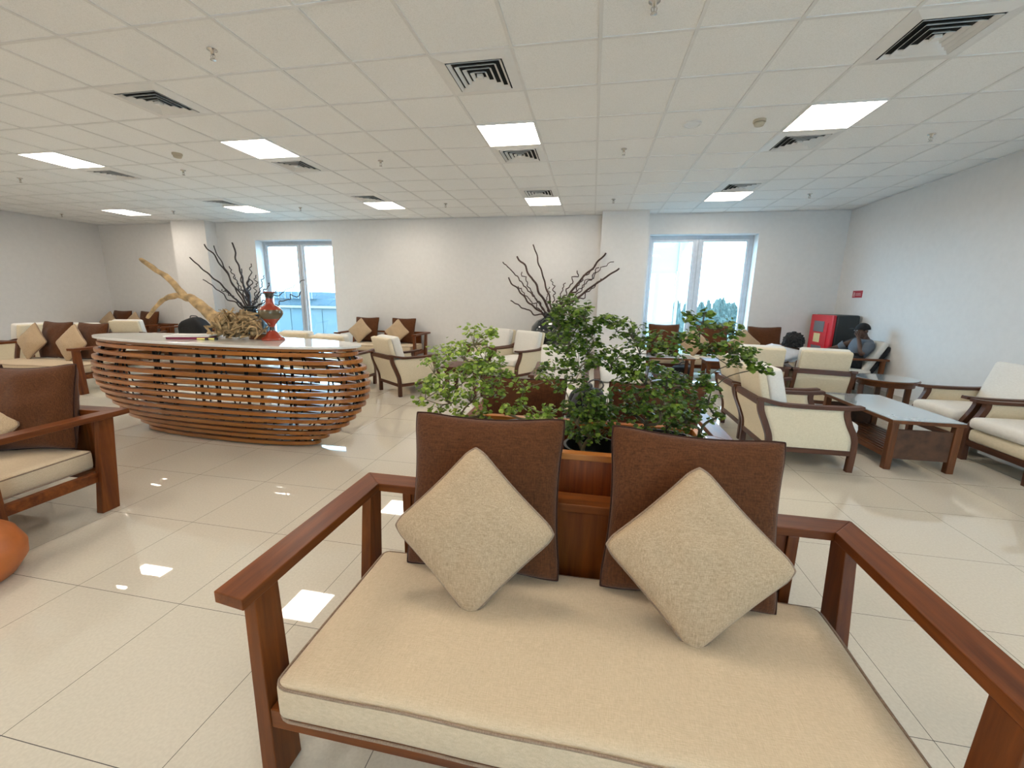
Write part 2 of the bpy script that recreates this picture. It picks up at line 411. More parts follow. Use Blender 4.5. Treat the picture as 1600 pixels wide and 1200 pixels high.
def make_vent():
    t = thing('air_vent', '', 'vent')
    bm = B(); add_box(bm, (-.27, -.27, -.002), (.27, .27, 0)); obj('backing', bm, 'dark_void', t)
    def ring(bm, a, b_, z0, z1):
        V = []
        for s_, z in ((a, z0), (b_, z1)):
            V.append([bm.verts.new((x*s_, y*s_, z)) for x, y in ((-1, -1), (1, -1), (1, 1), (-1, 1))])
        V2 = [[bm.verts.new(v.co+Vector((0, 0, .003))) for v in q] for q in V]
        for k in range(4):
            n_ = (k+1) % 4
            bm.faces.new((V[0][k], V[0][n_], V[1][n_], V[1][k])); bm.faces.new((V2[0][k], V2[1][k], V2[1][n_], V2[0][n_]))
            bm.faces.new((V[0][k], V2[0][k], V2[0][n_], V[0][n_])); bm.faces.new((V[1][k], V[1][n_], V2[1][n_], V2[1][k]))
    bm = B(); ring(bm, .288, .215, -.006, -.022); obj('flange', bm, 'white_metal', t)
    for k in range(4):
        bm = B(); a = .205-.047*k; ring(bm, a, a-.022, -.026, -.008); obj('louvre', bm, 'white_metal', t)
    bm = B(); add_box(bm, (-.022, -.022, -.030), (.022, .022, -.010)); obj('centre_plate', bm, 'white_metal', t)
    return t
VN = {(-7, 1): 'square louvred air vent at upper left, above the reception desk', (-2, 1): 'square louvred air vent in the upper middle, nearest the viewer',
      (3, 1): 'largest square louvred air vent, at upper right', (-12, 4): 'square louvred vent beside the far left lit panel, nearer row', (-7, 4): 'square louvred vent beyond the lit panel over the reception desk',
      (-2, 4): 'square louvred vent just beyond the middle lit panel', (3, 4): 'square louvred vent just beyond the big upper right lit panel',
      (-12, 7): 'small louvred vent before the back lit panel at the left window', (-7, 7): 'small louvred vent before the back lit panel left of middle',
      (-2, 7): 'small louvred vent before the back lit panel over the middle urn', (3, 7): 'small louvred vent before the back lit panel at the right window'}
v0 = make_vent(); used = False
for (i, j), lab in VN.items():
    if not used: v0.location = cellc(i, j); v0['label'] = lab; v0['group'] = 'square ceiling vents'; used = True
    else: dup(v0, cellc(i, j), 0, lab, 'square ceiling vents')
def make_sprinkler():
    t = thing('sprinkler', '', 'sprinkler')
    bm = B(); add_lathe(bm, [(.034, 0), (.034, -.004), (.014, -.010), (.012, -.03)], 20); obj('escutcheon', bm, 'chrome', t, smooth=True)
    bm = B()
    for s in (-1, 1): add_tube(bm, [(s*.008, 0, -.028), (s*.017, 0, -.04), (s*.013, 0, -.055), (0, 0, -.062)], .003, 6)
    add_tube(bm, [(0, 0, -.03), (0, 0, -.062)], .004, 6); obj('yoke', bm, 'chrome', t)
    bm = B(); add_lathe(bm, [(.018, -.062), (.020, -.066), (.002, -.068)], 12); obj('deflector', bm, 'chrome', t)
    return t
SN = {(-5, 0): 'chrome sprinkler nearest the viewer at upper left', (0, 0): 'chrome sprinkler cut by the top edge right of middle',
      (-15, 4): 'chrome sprinkler at the far left edge', (-10, 4): 'chrome sprinkler just beyond the smoke detector at left', (-5, 4): 'chrome sprinkler left of the middle lit panel',
      (0, 4): 'chrome sprinkler right of the middle lit panel', (5, 4): 'chrome sprinkler at right near the right wall', (-20, 8): 'tiny sprinkler near the left wall, back row',
      (-15, 8): 'tiny sprinkler over the left column, back row', (-10, 8): 'tiny sprinkler right of the left window panel, back row', (-5, 8): 'tiny sprinkler left of the back middle panel',
      (0, 8): 'tiny sprinkler in front of the right column, back row', (5, 8): 'tiny sprinkler right of the right window, back row'}
s0 = make_sprinkler(); used = False
for (i, j), lab in SN.items():
    if not used: s0.location = cellc(i, j); s0['label'] = lab; s0['group'] = 'ceiling sprinklers'; used = True
    else: dup(s0, cellc(i, j), 0, lab, 'ceiling sprinklers')
def smoke(lab, i, j):
    t = thing('smoke_detector', lab, 'smoke detector', cellc(i, j), 0, 'smoke detectors')
    bm = B(); add_lathe(bm, [(.055, 0), (.055, -.02), (.05, -.022)], 24); obj('base', bm, 'beige_plastic', t)
    bm = B(); add_lathe(bm, [(.044, -.022), (.046, -.035), (.038, -.05), (.0, -.054)], 24); obj('dome', bm, 'beige_plastic', t, smooth=True)
smoke('beige smoke detector between the two left lit panels', -9, 3)
smoke('beige smoke detector beside the upper right lit panel', 2, 3)
bm = B(); add_lathe(bm, [(.085, 0), (.088, -.008), (.07, -.012), (.066, -.006), (.0, -.007)], 32)
tag(obj('ceiling_speaker', bm, 'white_metal', smooth=False, loc=cellc(1, 3)), 'round white flush ceiling speaker right of middle', 'speaker')
print('setting done')

# ------------------------------------------------------------ pillows
def pillow(name, label, cat, base, size, thick, normal_az, lean, spin, mats, group, seatz=None, sd=0, conc=.085, shift=(0, 0)):
    """square scatter cushion: base = point where its lowest edge rests; normal_az = heading its face looks; lean = tilt back"""
    N = 22; T = thick/2; s = size/2
    fw = Vector((math.cos(normal_az), math.sin(normal_az), 0)); side = Vector((-fw.y, fw.x, 0))
    up = Vector((0, 0, 1))*math.cos(lean) - fw*math.sin(lean); nrm = fw*math.cos(lean)+Vector((0, 0, 1))*math.sin(lean)
    half = s if abs(spin) < .3 else s*1.30
    c = up*half
    cs, sn = math.cos(spin), math.sin(spin); ear = .035 if abs(spin) < .3 else .06
    def pos(u, v, sgn):
        x = u*s*(1-conc*(1-v*v)); y = v*s*(1-conc*(1-u*u))
        k = ((1-u**2)*(1-v**2))
        t = T*max(0, k)**.42
        cr = 1-ear*max(0, (abs(u*v)-.72)/.28)**1.5; x *= cr; y *= cr
        t += T*.22*noise.noise(Vector((u*2.2+sd, v*2.2, sd*1.7)))*k**.5
        t += T*.16*noise.noise(Vector((u*7+sd, v*7, sd)))*k**.5
        x2, y2 = x*cs-y*sn, x*sn+y*cs
        p = c+side*x2+up*y2+nrm*(t*sgn)
        if seatz is not None and p.z < .004:                     # the lowest corner crumples on the seat
            d = .004-p.z; p.z = .004+d*.12; p += fw*(d*.25*(1 if sgn > 0 else .6))
        return p
    bm = B(); V = {}
    def warp(i): return math.sin((-1+2*i/N)*PI/2*.999)/math.sin(PI/2*.999)
    for sg in (1, -1):
        for i in range(N+1):
            for j in range(N+1):
                edge = i in (0, N) or j in (0, N)
                if sg == -1 and edge: V[(sg, i, j)] = V[(1, i, j)]; continue
                V[(sg, i, j)] = bm.verts.new(pos(warp(i), warp(j), sg))
        for i in range(N):
            for j in range(N):
                q = [V[(sg, i, j)], V[(sg, i+1, j)], V[(sg, i+1, j+1)], V[(sg, i, j+1)]]
                bm.faces.new(q if sg > 0 else q[::-1])
    rim = [pos(warp(i), -1, 1) for i in range(N)]+[pos(1, warp(i), 1) for i in range(N)]+[pos(-warp(i), 1, 1) for i in range(N)]+[pos(-1, -warp(i), 1) for i in range(N)]
    o = obj(name, bm, mats[0], None, smooth=True, loc=base); tag(o, label, cat, group)
    bm = B(); add_tube(bm, rim, .005, 6, closed=True); obj('piping', bm, mats[1], o, smooth=True)
    return o
BROWN, BEIGE = ('brown_linen', 'brown_piping'), ('beige_linen', 'beige_piping')

# ------------------------------------------------------------ wooden bench (U-shaped flat rail, tapered leaning legs)
def make_bench(name, label, loc, rotz, W_, D, n_boards=3, group='wooden U-rail benches', seatz=.40):
    t = thing(name, label, 'bench', loc, rotz, group); h = W_/2; zt = .655; th = .034; a = .098
    bm = B(); p = [(-h, 0), (h, 0), (h-a, -a), (-h+a, -a)]; add_prism(bm, p, 2, zt-th, zt); obj('back_rail', bm, 'bench_wood_x', t, bevel=.003)
    for s in (-1, 1):
        q = [(s*h, 0), (s*h, -D), (s*(h-a), -D-.012), (s*(h-a), -a)]; bm = B(); add_prism(bm, q, 2, zt-th, zt); obj('armrest', bm, 'bench_wood_y', t, bevel=.003)
        for (yt, yb, wt, wb) in ((-D+.075, -D+.075, .085, .10), (-.105, -.175, .085, .105)):
            bm = B(); xo = s*(h-.052); xi = s*(h-.090)
            xo2, xi2 = s*(h-.050), s*(h-.100)
            vs_ = [bm.verts.new(c) for c in ((xo, yt-wt/2, zt-th), (xo, yt+wt/2, zt-th), (xi, yt+wt/2, zt-th), (xi, yt-wt/2, zt-th),
                                            (xo2, yb-wb/2, 0), (xo2, yb+wb/2, 0), (xi2, yb+wb/2, 0), (xi2, yb-wb/2, 0))]
            for f in ((0, 1, 2, 3), (7, 6, 5, 4), (0, 4, 5, 1), (1, 5, 6, 2), (2, 6, 7, 3), (3, 7, 4, 0)): bm.faces.new([vs_[k] for k in f])
            obj('leg', bm, 'bench_wood_z', t, bevel=.003)
    xin = h-.098
    bm = B(); add_box(bm, (-xin, -D+.03, .205), (xin, -D+.07, .268)); add_box(bm, (-xin, -.17, .205), (xin, -.13, .268))
    for s in (-1, 1): add_box(bm, (s*xin-.02, -D+.07, .205), (s*xin+.02, -.17, .268))
    for k in range(5):
        x = -xin+.2+(2*xin-.4)*k/4; add_box(bm, (x-.03, -D+.07, .235), (x+.03, -.17, .262))
    obj('seat_frame', bm, 'bench_wood_x', t, bevel=.003)
    bw = .24
    for k in range(n_boards):
        x = 0 if n_boards == 1 else (-h+.22+bw/2)+(2*h-.44-bw)*k/(n_boards-1)
        bm = B(); add_box(bm, (x-bw/2, -.085, .20), (x+bw/2, -.060, zt-th))
        o = obj('back_board', bm, 'bench_wood_z', t, bevel=.003)
        for s in (-1, 1):
            bm = B(); add_box(bm, (x+s*(bw/2-.0)-.018, -.095, .20), (x+s*bw/2+.018, -.05, zt-th)); obj('back_upright', bm, 'bench_wood_z', o, bevel=.003)
    bm = B(); lo, hi = (-xin+.045, -D+.0, seatz-.127), (xin-.045, -.150, seatz)
    add_cushion(bm, lo, hi, .028, 26, dome=.016, wob=.009, sd=W_)
    c = obj('seat_cushion', bm, 'cream_cloth', t, smooth=True)
    for z in (seatz-.012, seatz-.118):
        r = .04; pts = []
        for cx, cy, a0 in ((hi[0]-r, hi[1]-r, 0), (lo[0]+r, hi[1]-r, 90), (lo[0]+r, lo[1]+r, 180), (hi[0]-r, lo[1]+r, 270)):
            for k in range(5):
                an = math.radians(a0+22.5*k); pts.append((cx+(r-.001)*math.cos(an), cy+(r-.001)*math.sin(an), z+.002*math.sin(k+cx*9)))
        full = []
        for k in range(len(pts)):
            p0, p1 = Vector(pts[k]), Vector(pts[(k+1) % len(pts)]); nn = max(1, int((p1-p0).length/.08))
            for q in range(nn):
                pp = p0.lerp(p1, q/nn); cc_ = (Vector(lo)+Vector(hi))/2; nz = noise.noise_vector(Vector(((pp.x-cc_.x)*3+W_, (pp.y-cc_.y)*3, (pp.z-cc_.z)*3)))*.009; full.append(pp+nz)
        bm = B(); add_tube(bm, full, .0042, 6, closed=True); obj('piping', bm, 'beige_piping', c, smooth=True)
    return t

make_bench('wooden_bench', 'nearest wooden bench with cream seat in the foreground, four cushions on it', (.012, 1.553, 0), 0, 1.885, .775)
SZ = .402
gb, ge = 'brown square cushions', 'beige diamond-set cushions'
pillow('throw_cushion', 'large dark brown cushion at the left of the nearest bench, behind a beige one', 'cushion', (-.365, 1.325, SZ), .60, .17, -PI/2, .27, .015, BROWN, gb, sd=1)
pillow('throw_cushion', 'large dark brown cushion at the right of the nearest bench, behind a beige one', 'cushion', (.375, 1.325, SZ), .588, .17, -PI/2, .27, -.03, BROWN, gb, sd=2)
pillow('throw_cushion', 'large beige linen cushion stood on a corner at the left of the nearest bench', 'cushion', (-.350, 1.13, SZ), .405, .14, -PI/2+.05, .31, PI/4+.03, BEIGE, ge, seatz=1, sd=3, conc=.04)
pillow('throw_cushion', 'large beige linen cushion stood on a corner at the right of the nearest bench', 'cushion', (.352, 1.13, SZ), .402, .14, -PI/2-.04, .33, PI/4-.0, BEIGE, ge, seatz=1, sd=4, conc=.04)

# bench at the left edge
make_bench('wooden_bench', 'wooden bench with cream seat cut by the left edge, beside the orange pot', (-3.96, 2.10, 0), .04, 1.885, .775)
pillow('throw_cushion', 'dark brown cushion at the near end of the left-edge bench, under a flat wooden arm', 'cushion', (-3.50, 1.87, SZ), .56, .24, -PI/2+.22, .25, .06, BROWN, gb, sd=5)
pillow('throw_cushion', 'dark brown cushion half cut by the left edge of the picture', 'cushion', (-4.06, 1.85, SZ), .56, .22, -PI/2, .25, .0, BROWN, gb, sd=6)
pillow('throw_cushion', 'beige cushion on the left-edge bench, seen behind and below its arm', 'cushion', (-3.63, 1.60, SZ), .38, .13, -PI/2+.3, .62, PI/4, BEIGE, ge, seatz=1, sd=7, conc=.04)

# far left bench behind the left-edge one
make_bench('wooden_bench', 'wooden bench with cream seat beyond the left-edge bench, left of the slatted desk', (-7.86, 5.08, 0), .03, 1.885, .775)
for x, k, lab in ((-8.10, 1, 'left'), (-7.42, 2, 'right')):
    pillow('throw_cushion', 'dark brown cushion, %s one of the pair left of the slatted desk' % lab, 'cushion', (x, 4.84, SZ), .58, .17, -PI/2, .25, .0, BROWN, gb, sd=8+k)
for x, k, lab in ((-8.30, 1, 'left'), (-7.54, 2, 'right')):
    pillow('throw_cushion', 'beige diamond cushion, %s one of the pair left of the slatted desk' % lab, 'cushion', (x, 4.65, SZ), .43, .14, -PI/2, .3, PI/4, BEIGE, ge, seatz=1, sd=18+k)
# bench in the far left corner
make_bench('wooden_bench', 'wooden bench in the far left corner, seen above the desk top end', (-11.45, 8.86, 0), 0, 2.0, .80)
for x, k, lab in ((-11.95, 1, 'left'), (-11.10, 2, 'right')):
    pillow('throw_cushion', 'small-looking dark brown cushion, %s one of two in the far left corner' % lab, 'cushion', (x, 8.58, SZ), .58, .17, -PI/2, .25, .0, BROWN, gb, sd=28+k)
for x, k, lab in ((-12.15, 1, 'left'), (-11.36, 2, 'right')):
    pillow('throw_cushion', 'small-looking beige diamond cushion, %s one of two in the far left corner' % lab, 'cushion', (x, 8.40, SZ), .43, .14, -PI/2, .3, PI/4, BEIGE, ge, seatz=1, sd=38+k)
# bench before the column, mostly hidden by the desk
make_bench('wooden_bench', 'bench before the left column, almost hidden behind the desk and driftwood', (-9.0, 8.60, 0), 0, 1.6, .80)
pillow('throw_cushion', 'dark brown cushion seen behind the driftwood trunk, before the left column', 'cushion', (-8.60, 8.32, SZ), .56, .17, -PI/2, .25, .0, BROWN, gb, sd=50)
# bench against the back wall, left of middle
make_bench('wooden_bench', 'wooden bench against the back wall right of the left window', (-4.52, 8.85, 0), 0, 1.9, .80)
for x, k, lab in ((-5.02, 1, 'left'), (-4.13, 2, 'right')):
    pillow('throw_cushion', 'dark brown cushion, %s one of two against the back wall right of the left window' % lab, 'cushion', (x, 8.56, SZ), .58, .17, -PI/2, .25, .0, BROWN, gb, sd=58+k)
for x, k, lab in ((-5.02, 1, 'left'), (-4.13, 2, 'right')):
    pillow('throw_cushion', 'beige diamond cushion, %s one of two against the back wall right of the left window' % lab, 'cushion', (x-.06, 8.36, SZ), .43, .14, -PI/2, .3, PI/4, BEIGE, ge, seatz=1, sd=68+k)
# bench under the right window
make_bench('wooden_bench', 'long wooden bench with cream seat under the right window', (2.38, 8.86, 0), 0, 2.75, .80, 4)
for x, k, lab in ((1.43, 1, 'leftmost of three under the right window'), (2.33, 2, 'middle of three under the right window, partly behind leaves'), (3.27, 3, 'rightmost of three by the right window, left of the curly hair')):
    pillow('throw_cushion', 'dark brown cushion, '+lab, 'cushion', (x, 8.57, SZ), .60, .17, -PI/2, .25, .0, BROWN, gb, sd=78+k)
for x, k, lab in ((1.95, 1, 'left one under the right window, behind the plant'), (2.85, 2, 'right one under the right window, mostly behind leaves')):
    pillow('throw_cushion', 'beige diamond cushion, '+lab, 'cushion', (x, 8.36, SZ), .43, .14, -PI/2, .3, PI/4, BEIGE, ge, seatz=1, sd=88+k)
# bench standing back to back with the nearest one
make_bench('wooden_bench', 'wooden bench facing away just beyond the planter box', (.02, 2.36, 0), PI, 1.62, .80)
for x, k, lab in ((-.40, 1, 'left'), (.40, 2, 'right')):
    pillow('throw_cushion', 'dark brown cushion seen from behind the leaves, %s one beyond the planter' % lab, 'cushion', (x, 2.60, SZ), .56, .15, PI/2, .22, .0, BROWN, gb, sd=98+k)

# ------------------------------------------------------------ upholstered armchair with S-curved posts
def curve_pts(keys, n=24):
    out = []
    for k in range(n+1):
        t = k/n*(len(keys)-1); i = min(int(t), len(keys)-2); f = t-i; f2 = f
        P = [keys[max(i-1, 0)], keys[i], keys[i+1], keys[min(i+2, len(keys)-1)]]
        o = []
        for d in range(len(keys[0])):
            a, b_, c, e = (p[d] for p in P)
            o.append(.5*((2*b_)+(-a+c)*f2+(2*a-5*b_+4*c-e)*f2*f2+(-a+3*b_-3*c+e)*f2**3))
        out.append(tuple(o))
    return out
REAR = curve_pts([(-.02, .60), (-.005, .50), (.045, .38), (.085, .27), (.095, .16), (.095, 0)], 20)     # (y, z)
FRONT = curve_pts([(.655, .56), (.655, .50), (.69, .41), (.735, .32), (.75, .22), (.745, 0)], 20)
ARM = curve_pts([(-.06, .605), (.0, .598), (.10, .575), (.20, .560), (.45, .556), (.65, .560), (.77, .572)], 24)
def zof(path, z):
    for a, b_ in zip(path, path[1:]):
        if a[1] >= z >= b_[1]: return a[0]+(b_[0]-a[0])*(a[1]-z)/max(1e-6, a[1]-b_[1])
    return path[-1][0]
def make_armchair(label, white=False):
    t = thing('armchair', label, 'armchair', (0, 0, 0), 0, 'cream armchairs with curved posts'); hw = .325
    cl = 'chair_cloth_white' if white else 'chair_cloth'
    for s in (-1, 1):
        a, b_ = sorted((s*hw, s*(hw-.045)))
        for pth in (REAR, FRONT):
            bm = B(); add_bar(bm, pth, [.048]*21, (a, b_), 0); obj('leg', bm, 'chair_wood_z', t, bevel=.003)
        a2, b2 = sorted((s*(hw+.012), s*(hw-.058)))
        bm = B(); add_bar(bm, ARM, .030, (a2, b2), 0); obj('armrest', bm, 'chair_wood_y', t, bevel=.004)
        bm = B(); add_box(bm, (a+.004, .10, .145), (b_-.004, .74, .19)); obj('side_rail', bm, 'chair_wood_y', t, bevel=.002)
        # upholstered side panel, slightly pillowed
        bm = B(); rows = []
        nz, ny = 12, 12
        for sd_ in (0, 1):
            g = []
            for i in range(nz+1):
                z = .19+(.545-.19)*i/nz; y0 = zof(REAR, z)+.018; y1 = zof(FRONT, z)-.018; r = []
                for j in range(ny+1):
                    y = y0+(y1-y0)*j/ny; e = (1-(2*i/nz-1)**2)*(1-(2*j/ny-1)**2)
                    x = s*(hw-.022)+(1 if sd_ else -1)*s*(.012+.008*e**.35); g_ = bm.verts.new((x, y, z)); r.append(g_)
                g.append(r)
            rows.append(g)
            for i in range(nz):
                for j in range(ny): bm.faces.new((g[i][j], g[i][j+1], g[i+1][j+1], g[i+1][j]))
        A, C = rows
        for i in range(nz): bm.faces.new((A[i][0], A[i+1][0], C[i+1][0], C[i][0])); bm.faces.new((A[i][ny], C[i][ny], C[i+1][ny], A[i+1][ny]))
        obj('side_panel', bm, 'chair_cloth', t, smooth=True)
    bm = B(); add_box(bm, (-hw+.045, -.035, .545), (hw-.045, .0, .605)); obj('top_rail', bm, 'chair_wood_x', t, bevel=.003)
    bm = B(); add_box(bm, (-hw+.045, .075, .145), (hw-.045, .115, .19)); obj('rear_rail', bm, 'chair_wood_x', t, bevel=.002)
    bm = B(); add_box(bm, (-hw+.045, .725, .145), (hw-.045, .765, .20)); obj('front_rail', bm, 'chair_wood_x', t, bevel=.002)
    bm = B(); path = [(zof(REAR, z)+.008, z) for z in [.19+.355*k/14 for k in range(15)]]; add_bar(bm, path, .03, (-hw+.045, hw-.045), 0); obj('rear_panel', bm, 'chair_cloth', t, smooth=False)
    x = hw-.05
    bm = B(); add_cushion(bm, (-x, .10, .195), (x, .775, .315), .035, 12, dome=0); obj('seat_base', bm, 'chair_cloth', t, smooth=True)
    bm = B(); add_cushion(bm, (-x, .13, .315), (x, .80, .425), .045, 14, dome=.018); obj('seat_cushion', bm, 'chair_cloth_white', t, smooth=True)
    M = Matrix.Translation((0, .12, .41)) @ Matrix.Rotation(math.radians(15), 4, 'X')
    bm = B(); add_cushion(bm, (-x+.01, -.062, .03), (x-.01, .008, .455), .02, 12, M=M); obj('backrest', bm, 'chair_cloth', t, smooth=True)
    bm = B(); add_cushion(bm, (-x+.005, .010, .01), (x-.005, .135, .445), .035, 12, dome=.012, M=M); obj('back_cushion', bm, 'chair_cloth_white', t, smooth=True)
    return t
proto = make_armchair('')
used = False
def place_chair(x, y, facing, label):
    """x, y: floor point under the middle of the rear edge; facing in degrees from +x"""
    global used
    rz = math.radians(facing)-PI/2
    if not used:
        proto.location = (x, y, 0); proto.rotation_euler = (0, 0, rz); proto['label'] = label; used = True; return proto
    return dup(proto, (x, y, 0), rz, label)
def rear_mid(cx, cy, facing, side, hw=.325):      # from a rear corner to the rear middle; side +1 = corner on the chair's right
    a = math.radians(facing); r = Vector((math.sin(a), -math.cos(a)))
    return cx-side*r.x*hw, cy-side*r.y*hw
ax, ay = rear_mid(-2.70, 5.30, 54, 1)
place_chair(ax, ay, 54, 'cream armchair right of the slatted desk, turned away, in front of the plant')
place_chair(1.50, 4.12, 0, 'nearest cream armchair at right, its curved side panel facing the viewer')
place_chair(1.52, 4.86, 0, 'cream armchair just behind the nearest one at right, seen past its back')
place_chair(2.92, 5.78, 76, 'cream armchair seen from behind, beside the round table')
place_chair(2.245, 5.95, 76, 'cream armchair seen from behind with the curly-haired person in it')
place_chair(4.27, 4.12, 180, 'cream armchair cut by the right edge of the picture')
place_chair(4.30, 4.86, 180, 'cream armchair against the right wall beyond the glass coffee table')
place_chair(-4.62, 5.75, 90, 'cream armchair back seen over the desk, left one of two')
place_chair(-3.78, 5.40, 90, 'cream armchair back seen over the desk end, right one of two')
def from_tip(tx, ty, facing, side):
    a = math.radians(facing); f = Vector((math.cos(a), math.sin(a))); r = Vector((math.sin(a), -math.cos(a)))
    return tx-f.x*.77-side*r.x*.325, ty-f.y*.77-side*r.y*.325
hx, hy = from_tip(-1.17, 6.58, -122, -1)
place_chair(hx, hy, -122, 'white armchair facing the viewer left of the black urn, nearer of two')
place_chair(hx-.60, hy+.42, -122, 'white armchair left of the black urn, farther of two')
place_chair(-.33, 5.25, -90, 'white armchair facing the viewer behind the leaves, below the middle urn')
place_chair(.40, 5.25, -90, 'white armchair facing the viewer behind the leaves, right of the urn')
place_chair(-9.62, 5.60, 180, 'cream armchair at the far left edge, above the left-edge benches')
place_chair(-9.50, 6.92, 112, 'cream armchair back seen just above the left end of the desk top')
place_chair(-9.05, 5.86, 100, 'cream armchair mostly hidden behind the brown cushions left of the desk')

# ------------------------------------------------------------ slatted oval reception desk
dx, dy, drot = -3.57, 3.42, -.04
desk = thing('reception_desk', 'oval reception desk of stacked wooden slats with a white stone top', 'desk', (dx, dy, 0), drot)
def oval(a, b_, n=96, p=2.25):
    out = []
    for k in range(n):
        t = 2*PI*k/n; c, s = math.cos(t), math.sin(t)
        out.append((a*math.copysign(abs(c)**(2/p), c), b_*math.copysign(abs(s)**(2/p), s)))
    return out
def ring_prism(bm, a, b_, wd, z0, z1):
    O, I = oval(a, b_), oval(a-wd, b_-wd); n = len(O)
    R4 = [[bm.verts.new((x, y, z)) for x, y in q] for q, z in ((O, z0), (O, z1), (I, z1), (I, z0))]
    for i in range(n):
        j = (i+1) % n
        for k in range(4): bm.faces.new((R4[k][i], R4[k][j], R4[(k+1) % 4][j], R4[(k+1) % 4][i]))
PA = [1.49, 1.53, 1.565, 1.585, 1.595, 1.59, 1.575, 1.54, 1.49, 1.43, 1.36, 1.27, 1.14, 1.045]
PB = [.365, .39, .405, .415, .42, .415, .405, .39, .37, .34, .305, .265, .215, .185]
for k in range(14):
    z = .892-.0675*k; bm = B(); ring_prism(bm, PA[k], PB[k], .045, z-.001, z+.033); obj('slat', bm, 'slat_wood', desk, bevel=.003)
bm = B(); q = oval(1.525, .38); V0 = [bm.verts.new((x, y, .962)) for x, y in q]; V1 = [bm.verts.new((x, y, .985)) for x, y in q]
bm.faces.new(V0[::-1]); bm.faces.new(V1)
for i in range(len(q)): j = (i+1) % len(q); bm.faces.new((V0[i], V0[j], V1[j], V1[i]))
obj('stone_top', bm, 'stone_white', desk, bevel=.004)
bm = B(); q = oval(1.48, .35); V0 = [bm.verts.new((x, y, .936)) for x, y in q]; V1 = [bm.verts.new((x, y, .9615)) for x, y in q]
bm.faces.new(V0[::-1]); bm.faces.new(V1)
for i in range(len(q)): j = (i+1) % len(q); bm.faces.new((V0[i], V0[j], V1[j], V1[i]))
obj('under_top', bm, 'slat_wood', desk)
def ring_at(z, ang, inset):
    f = (.908-z)/.0675; f = max(0, min(12.999, f)); i = int(f); g = f-i
    a = PA[i]+(PA[i+1]-PA[i])*g-inset; b_ = PB[i]+(PB[i+1]-PB[i])*g-inset; c, s = math.cos(ang), math.sin(ang); p = 2.25
    return Vector((a*math.copysign(abs(c)**(2/p), c), b_*math.copysign(abs(s)**(2/p), s), z))
NR = 30
for k in range(NR):
    a0 = 2*PI*k/NR; a1 = a0+(.13 if k % 2 else -.10)
    pts = [ring_at(.03+.90*i/12, a0+(a1-a0)*i/12, .052) for i in range(13)]
    bm = B(); add_tube(bm, pts, .0075, 6); obj('steel_rod', bm, 'black_steel', desk)
bm = B(); ring_prism(bm, .99, .13, .04, 0, .010); obj('base_ring', bm, 'black_steel', desk)
for x, y in ((-.75, -.08), (-.2, -.08), (.35, -.08), (-.75, .08), (-.2, .08), (.35, .08), (.80, .0)):
    bm = B(); add_box(bm, (x-.010, y-.010, .0), (x+.010, y+.010, .936)); obj('steel_post', bm, 'black_steel', desk)
bm = B(); add_box(bm, (-1.0, -.12, .24), (1.0, .12, .25)); obj('inner_shelf', bm, 'black_steel', desk)
DM = Matrix.Translation((dx, dy, 0)) @ Matrix.Rotation(drot, 4, 'Z')
DT = .9855

# things on the desk
bm = B(); add_lathe(bm, [(.105, 0), (.105, .012), (.085, .028), (.06, .05), (.045, .075), (.022, .095), (.020, .125), (.035, .15), (.06, .185), (.095, .225), (.108, .255), (.105, .285), (.08, .315), (.045, .335), (.033, .355), (.030, .40), (.034, .43), (.05, .455), (.052, .46), (.042, .458), (.026, .43)], 40)
vp = atz(427, 531, DT)
tag(obj('vase', bm, 'red_vase', None, smooth=True, loc=(vp.x, vp.y, DT)), 'red and dark banded vase with a slim neck on the desk top', 'vase')
def wig(p0, p1, n, amp, seed, freq=9, bow=0):
    p0, p1 = Vector(p0), Vector(p1); d = p1-p0; a = d.cross(Vector((0, 1, 0))).normalized(); b_ = d.cross(a).normalized(); out = []
    for i in range(n+1):
        t = i/n; e = min(1, t*4)
        out.append(p0+d*t+a*(amp*e*noise.noise(Vector((t*freq+seed*7.3, seed, 0)))*1.6+bow*math.sin(t*PI))+b_*(amp*e*noise.noise(Vector((t*freq, seed*3.1, 5)))*1.6))
    return out
YD = 3.42
dw = atz(366, 530, DT); base = Vector((dw.x, dw.y, DT))
YD = dw.y+.05
def dpt(px, py, dyy=0): return at(px, py, YD+dyy)-base
bm = B()
tr = [dpt(372, 516), dpt(352, 508), dpt(330, 492), dpt(312, 477), dpt(300, 467), dpt(286, 463)]
add_tube(bm, curve_pts([tuple(p) for p in tr], 20), [.075-.0021*k for k in range(21)], 10)
add_tube(bm, curve_pts([tuple(dpt(*p)) for p in ((296, 466), (276, 462), (258, 467), (244, 480), (230, 497))], 16), [.032-.0012*k for k in range(17)], 8)
add_tube(bm, curve_pts([tuple(dpt(*p)) for p in ((290, 464), (279, 452), (262, 434), (243, 422), (221, 405))], 16), [.034-.0008*k for k in range(17)], 8)
rs = random.Random(3)
for k in range(85):
    u = rs.random(); cx = 343+54*rs.random(); cy = 497+22*rs.random(); ex = cx+rs.uniform(-26, 26); ey = min(533, max(486, cy+rs.uniform(-26, 24)))
    p0 = dpt(cx, cy, rs.uniform(-.1, .1)); p1 = dpt(ex, ey, rs.uniform(-.16, .16)); p0.z = max(.035, p0.z); p1.z = max(.012, p1.z)
    r0 = rs.uniform(.010, .030)
    add_tube(bm, [Vector((q.x, q.y, max(q.z, .02))) for q in wig(p0, p1, 8, .09, k, 6)], [r0*(1-.09*i) for i in range(9)], 7)
for v in bm.verts:
    v.co += noise.noise_vector(v.co*14)*.012; v.co.z = max(v.co.z, 0.0)
tag(obj('driftwood', bm, 'driftwood', None, smooth=True, loc=base), 'pale driftwood root with two long branches on the desk top', 'driftwood')
